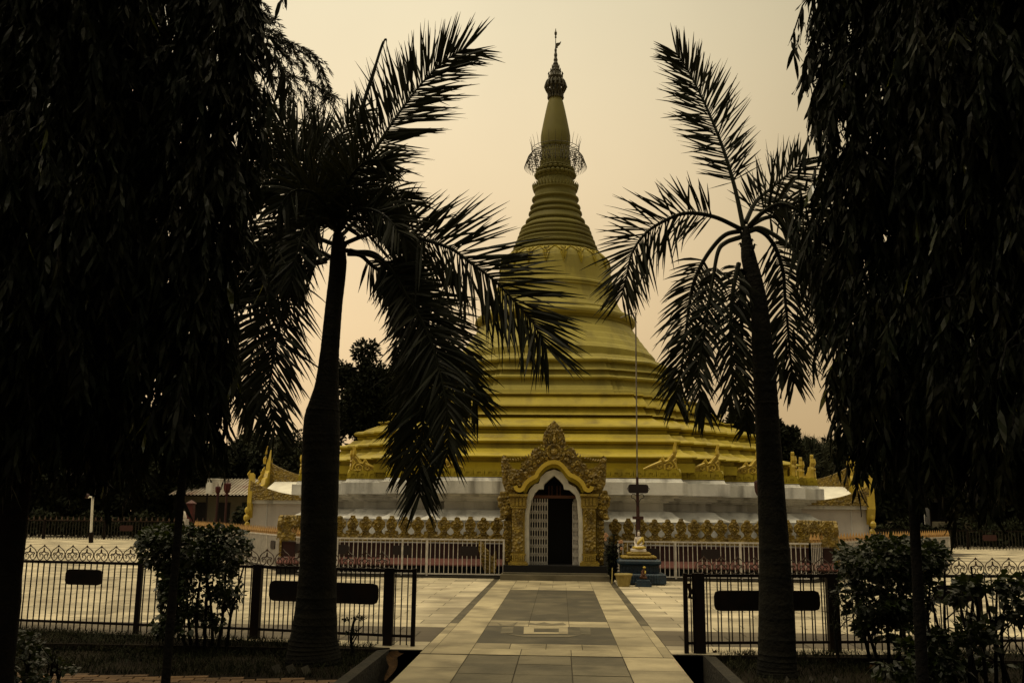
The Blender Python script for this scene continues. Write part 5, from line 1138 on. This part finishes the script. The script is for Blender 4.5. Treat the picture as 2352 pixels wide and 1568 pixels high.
# ------------------------------------------------------------------ shed and small far things, left
YB = 54; bl, br_ = P(395,1120,YB).x, P(640,1120,YB).x; SHD = thing('shed', 'long low shed with rust streaked tin roof at the left', 'building', ((bl+br_)/2, YB, -.1))
ez, rz_ = P(500,1137,YB).z, P(500,1100,YB+3).z
mb = MB(); m_ = 60
for i in range(m_):
    x0 = bl+(br_-bl)*i/m_; x1 = bl+(br_-bl)*(i+1)/m_; u = .05 if i % 2 else 0
    mb.add([(x0,YB-.4,ez+u),(x1,YB-.4,ez+u),(x1,YB+3,rz_+u),(x0,YB+3,rz_+u)], [(0,1,2,3)])
    mb.add([(x1,YB-.4,ez+.05),(x1,YB+3,rz_+.05),(x1,YB+3,rz_),(x1,YB-.4,ez)], [(0,1,2,3)])
obj('roof', mb, TIN, SHD)
mb = MB(); mb.box(bl+.2, br_-.2, YB+.3, YB+3, -.1, ez-.05)
W_ = obj('wall', mb, DWALL, SHD)
for x in (bl+1.2, bl+2.6, bl+4.1): mb = MB(); mb.box(x, x+.8, YB+.26, YB+.32, .2, ez-.4); obj('window', mb, DARK, W_)
YW = 50; a, b = P(472,1133,YW), P(504,1101,YW); TK = thing('water_tank', 'square white tank on a stand before the tin roof', 'tank', ((a.x+b.x)/2, YW, -.02))
mb = MB(); mb.box(a.x, b.x, YW, YW+.7, a.z, b.z); mb.box(a.x-.03, b.x+.03, YW-.03, YW+.73, b.z, b.z+.06)
obj('tank_box', mb, WHITE, TK)
for i in range(5): z = a.z+.1+i*(b.z-a.z-.15)/5; mb = MB(); mb.box((a.x+b.x)/2, b.x-.05, YW-.03, YW-.001, z, z+.05); obj('slat', mb, WPAINT, TK)
mb = MB()
for x in (a.x+.05, b.x-.05): mb.box(x-.04, x+.04, YW+.1, YW+.18, 0, a.z)
obj('stand', mb, BLACKM, TK)
def lotus_lamp(px, yb, yt, Y0, label, m=None):
    global REDP
    a, b = P(px, yb, Y0), P(px, yt, Y0); h = b.z-a.z; Th = thing('lotus_lamp', label, 'lamp post', (a.x, Y0, 0), 'red lotus shaped lamp posts')
    mb = MB(); mb.tube([(a.x,Y0,0),(a.x,Y0,a.z)], .05, 8); obj('post', mb, MAROON, Th)
    mb = MB(); mb.lathe([(.05*h,a.z-.25*h),(.16*h,a.z-.2*h),(.18*h,a.z-.1*h),(.1*h,a.z-.02*h),(.22*h,a.z+.1*h),(.30*h,a.z+.3*h),(.33*h,a.z+.55*h),(.34*h,a.z+.85*h),(.30*h,a.z+.95*h),(.12*h,a.z+h)], a.x, Y0, 32, 8, .08); obj('lotus_bowl', mb, m or REDP, Th)
    mb = MB()
    for k in range(3): t = 2*math.pi*k/3; mb.tube([(a.x+.08*h*math.cos(t),Y0+.08*h*math.sin(t),a.z+.95*h),(a.x+.07*h*math.cos(t),Y0+.07*h*math.sin(t),a.z+1.35*h)], [.03*h,.01*h], 5)
    obj('prongs', mb, REDP, Th)
lotus_lamp(521, 1132, 1108, 40, 'large red lotus lamp on a post left of the side porch')
lotus_lamp(500, 1134, 1116, 44, 'smaller red lotus lamp beside the white tank')
lotus_lamp(1747, 1140, 1102, 22, 'dark red lotus lamp mostly hidden behind the right palm trunk', MAROON)
p = P(437,1190,42); mb = MB(); z1_ = P(437,1155,42).z; mb.loft([[(p.x-w,42-w,z),(p.x+w,42-w,z),(p.x+w,42+w,z),(p.x-w,42+w,z)] for z, w in ((0,.14),(z1_-.05,.14),(z1_-.04,.18),(z1_,.18),(z1_+.14,.01))]); tag(obj('red_pillar', mb, REDP), 'short square red pillar with pointed cap left of the lotus lamps', 'pillar')
p = P(419,1191,40.5); LS = thing('white_statue', 'small white animal statue beside the red pillar', 'statue', (p.x, 40.5, 0))
mb = MB(); mb.box(p.x-.22, p.x+.22, 40.3, 40.7, 0, p.z); obj('plinth', mb, WHITE2, LS)
skin_fig('body', [(None, [(p.x+.12,40.5,p.z+.14,.11),(p.x,40.5,p.z+.20,.12),(p.x-.1,40.5,p.z+.28,.10),(p.x-.14,40.5,p.z+.42,.08),(p.x-.22,40.5,p.z+.40,.05)]), (0, [(p.x+.15,40.42,p.z+.02,.04)]), (0, [(p.x+.15,40.58,p.z+.02,.04)]), (2, [(p.x-.12,40.42,p.z+.02,.035)]), (2, [(p.x-.12,40.58,p.z+.02,.035)])], SKINW, LS)
# bent white pole in the courtyard
g = G(209,1246); yy = g.y; b0, t0 = P(209,1222,yy), P(213,1141,yy); BP = thing('bent_pole', 'white pole with short bent arm standing alone in the courtyard', 'lamp post', (g.x, yy, 0))
mb = MB(); mb.tube([(g.x,yy,0),(b0.x,yy,b0.z)], .11, 8); obj('base_sleeve', mb, BLACKM, BP)
mb = MB(); mb.tube([(b0.x,yy,b0.z),(t0.x,yy,t0.z),P(203,1141,yy)], .06, 8); obj('shaft', mb, ROOFW, BP)
mb = MB(); q = P(199,1141,yy); mb.blob((q.x,yy,q.z+.05), .17,.1,.12, 8, 5); obj('lamp_head', mb, MAROON, BP)
# right side: planter boxes, pavilion, leaning board
for (x0, x1, lb) in ((2047,2088,'white stone planter box with notched rim left of the slim right trunk'), (2155,2192,'white stone planter box with notched rim right of the slim right trunk')):
    Y_ = 53; a, b = P(x0,1219,Y_), P(x1,1199,Y_); mb = MB(); mb.box(a.x, b.x, Y_, Y_+.8, 0, b.z-.08)
    n = 12; w = (b.x-a.x)/n
    for i in range(n): mb.box(a.x+i*w+.01, a.x+(i+.6)*w, Y_, Y_+.8, b.z-.08, b.z+.03)
    tag(obj('planter_box', mb, DWALL), lb, 'planter')
a, b = P(2224,1222,52.5), P(2236,1202,52.5); mb = MB(); mb.prism([(0,0),(.3,0),(.3,.6),(0,.6)], lambda p: (a.x+p[0]-p[1]*.35, 52.5+p[1]*.3, a.z+p[1]), lambda p: (a.x+p[0]-p[1]*.35, 52.56+p[1]*.3, a.z+p[1])); tag(obj('leaning_board', mb, DWALL), 'pale board leaning against the far right fence', 'board')
Y_ = 60; a, b = P(2140,1172,Y_), P(2262,1125,Y_); PV = thing('pavilion', 'white pavilion glimpsed between dark trees at the far right', 'building', ((a.x+b.x)/2, Y_, 0))
mb = MB(); mb.box(a.x, b.x, Y_+1.2, Y_+1.3, 0, b.z-.1); obj('wall', mb, WHITE, PV)
mb = MB(); mb.box(a.x, b.x, Y_, Y_+1.5, b.z, b.z+.15); obj('roof', mb, BLACKM, PV)
for i in range(5): x = a.x+(b.x-a.x)*i/4; mb = MB(); mb.box(x-.08, x+.08, Y_, Y_+.16, 0, b.z); obj('column', mb, BLACKM, PV)
mb = MB(); mb.box(a.x, b.x, Y_+.02, Y_+.1, 0, a.z+.5); obj('balustrade', mb, BLACKM, PV)
# ------------------------------------------------------------------ litter by the path
a = G(935,1492,-.1); b = G(885,1562,-.1); mb = MB()
pts = catmull([Vector((a.x-.02,a.y-.05,-.02)), a.lerp(b,.3)+Vector((.01,0,.06)), a.lerp(b,.55)+Vector((-.05,0,.05)), a.lerp(b,.8)+Vector((.02,0,.03)), b], 5); n = len(pts); vs = []
for i, p in enumerate(pts):
    w = .05*math.sin(math.pi*min(1, (i+1)/(n+0.5)))+.012
    for k in range(7): t = -1.2+2.4*k/6+.5*math.sin(i*.6); vs.append(p+Vector((math.sin(t)*w, math.sin(t)*w*.4, (1-math.cos(t))*w)))
mb.add(vs, [(i*7+k, i*7+k+1, (i+1)*7+k+1, (i+1)*7+k) for i in range(n-1) for k in range(6)])
tag(obj('dry_sheath', mb, DRY, smooth=True), 'curled dry brown palm sheath lying in the left drain', 'dry leaf')
g = G(1583,1541,-.2); mb = MB(); mb.tube([(g.x,g.y,-.24),(g.x+.02,g.y+.03,-.22),(g.x+.05,g.y+.16,-.2),(g.x+.06,g.y+.2,-.2)], [.035,.038,.036,.014], 12); tag(obj('bottle', mb, GLASS, smooth=True), 'clear plastic bottle lying in the right drain', 'bottle')
for i, (px, py, lb) in enumerate(((622,1545,'first leaning edging brick from the left, below the left palm'),(655,1545,'middle leaning edging brick below the left palm'),(690,1548,'right hand leaning edging brick below the left palm'),(1145+0,0,''),)):
    if not lb: continue
    g = G(px, py, -.04); mb = MB(); mb.prism([(0,0),(.045,0),(.0,.075)], lambda p: (g.x+p[0], g.y, -.05+p[1]), lambda p: (g.x+p[0]+.02, g.y+.2, -.05+p[1])); tag(obj('edging_brick', mb, KERB), lb, 'brick', 'tilted edging bricks')
for i, (px, lb) in enumerate(((1806,'leftmost leaning edging brick below the right palm'),(1862,'middle leaning edging brick below the right palm'),(1919,'rightmost leaning edging brick at the bottom of the right bed'))):
    g = G(px, 1563, -.04); mb = MB(); mb.prism([(0,0),(.06,0),(.03,.05)], lambda p: (g.x+p[0], g.y, -.07+p[1]), lambda p: (g.x+p[0]+.02, g.y+.2, -.07+p[1])); tag(obj('edging_brick', mb, KERB), lb, 'brick', 'tilted edging bricks')
for i, (px, py) in enumerate(((1700,1508),(1760,1530),(1835,1541),(1650,1500),(1905,1520),(1990,1535))):
    g = G(px, py, -.02); a = i*1.3; v, f = leaf_batch([g], [(math.cos(a), math.sin(a), .15)], [(0,.2,1)], [.13], [.05], -.3, wave=.5)
    o = obj('fallen_leaf', (v, f), DRY); tag(o, 'dry brown leaf fallen on the dark bed right of the path', 'leaf', 'fallen leaves on the right bed')
print('objects', len(bpy.data.objects))
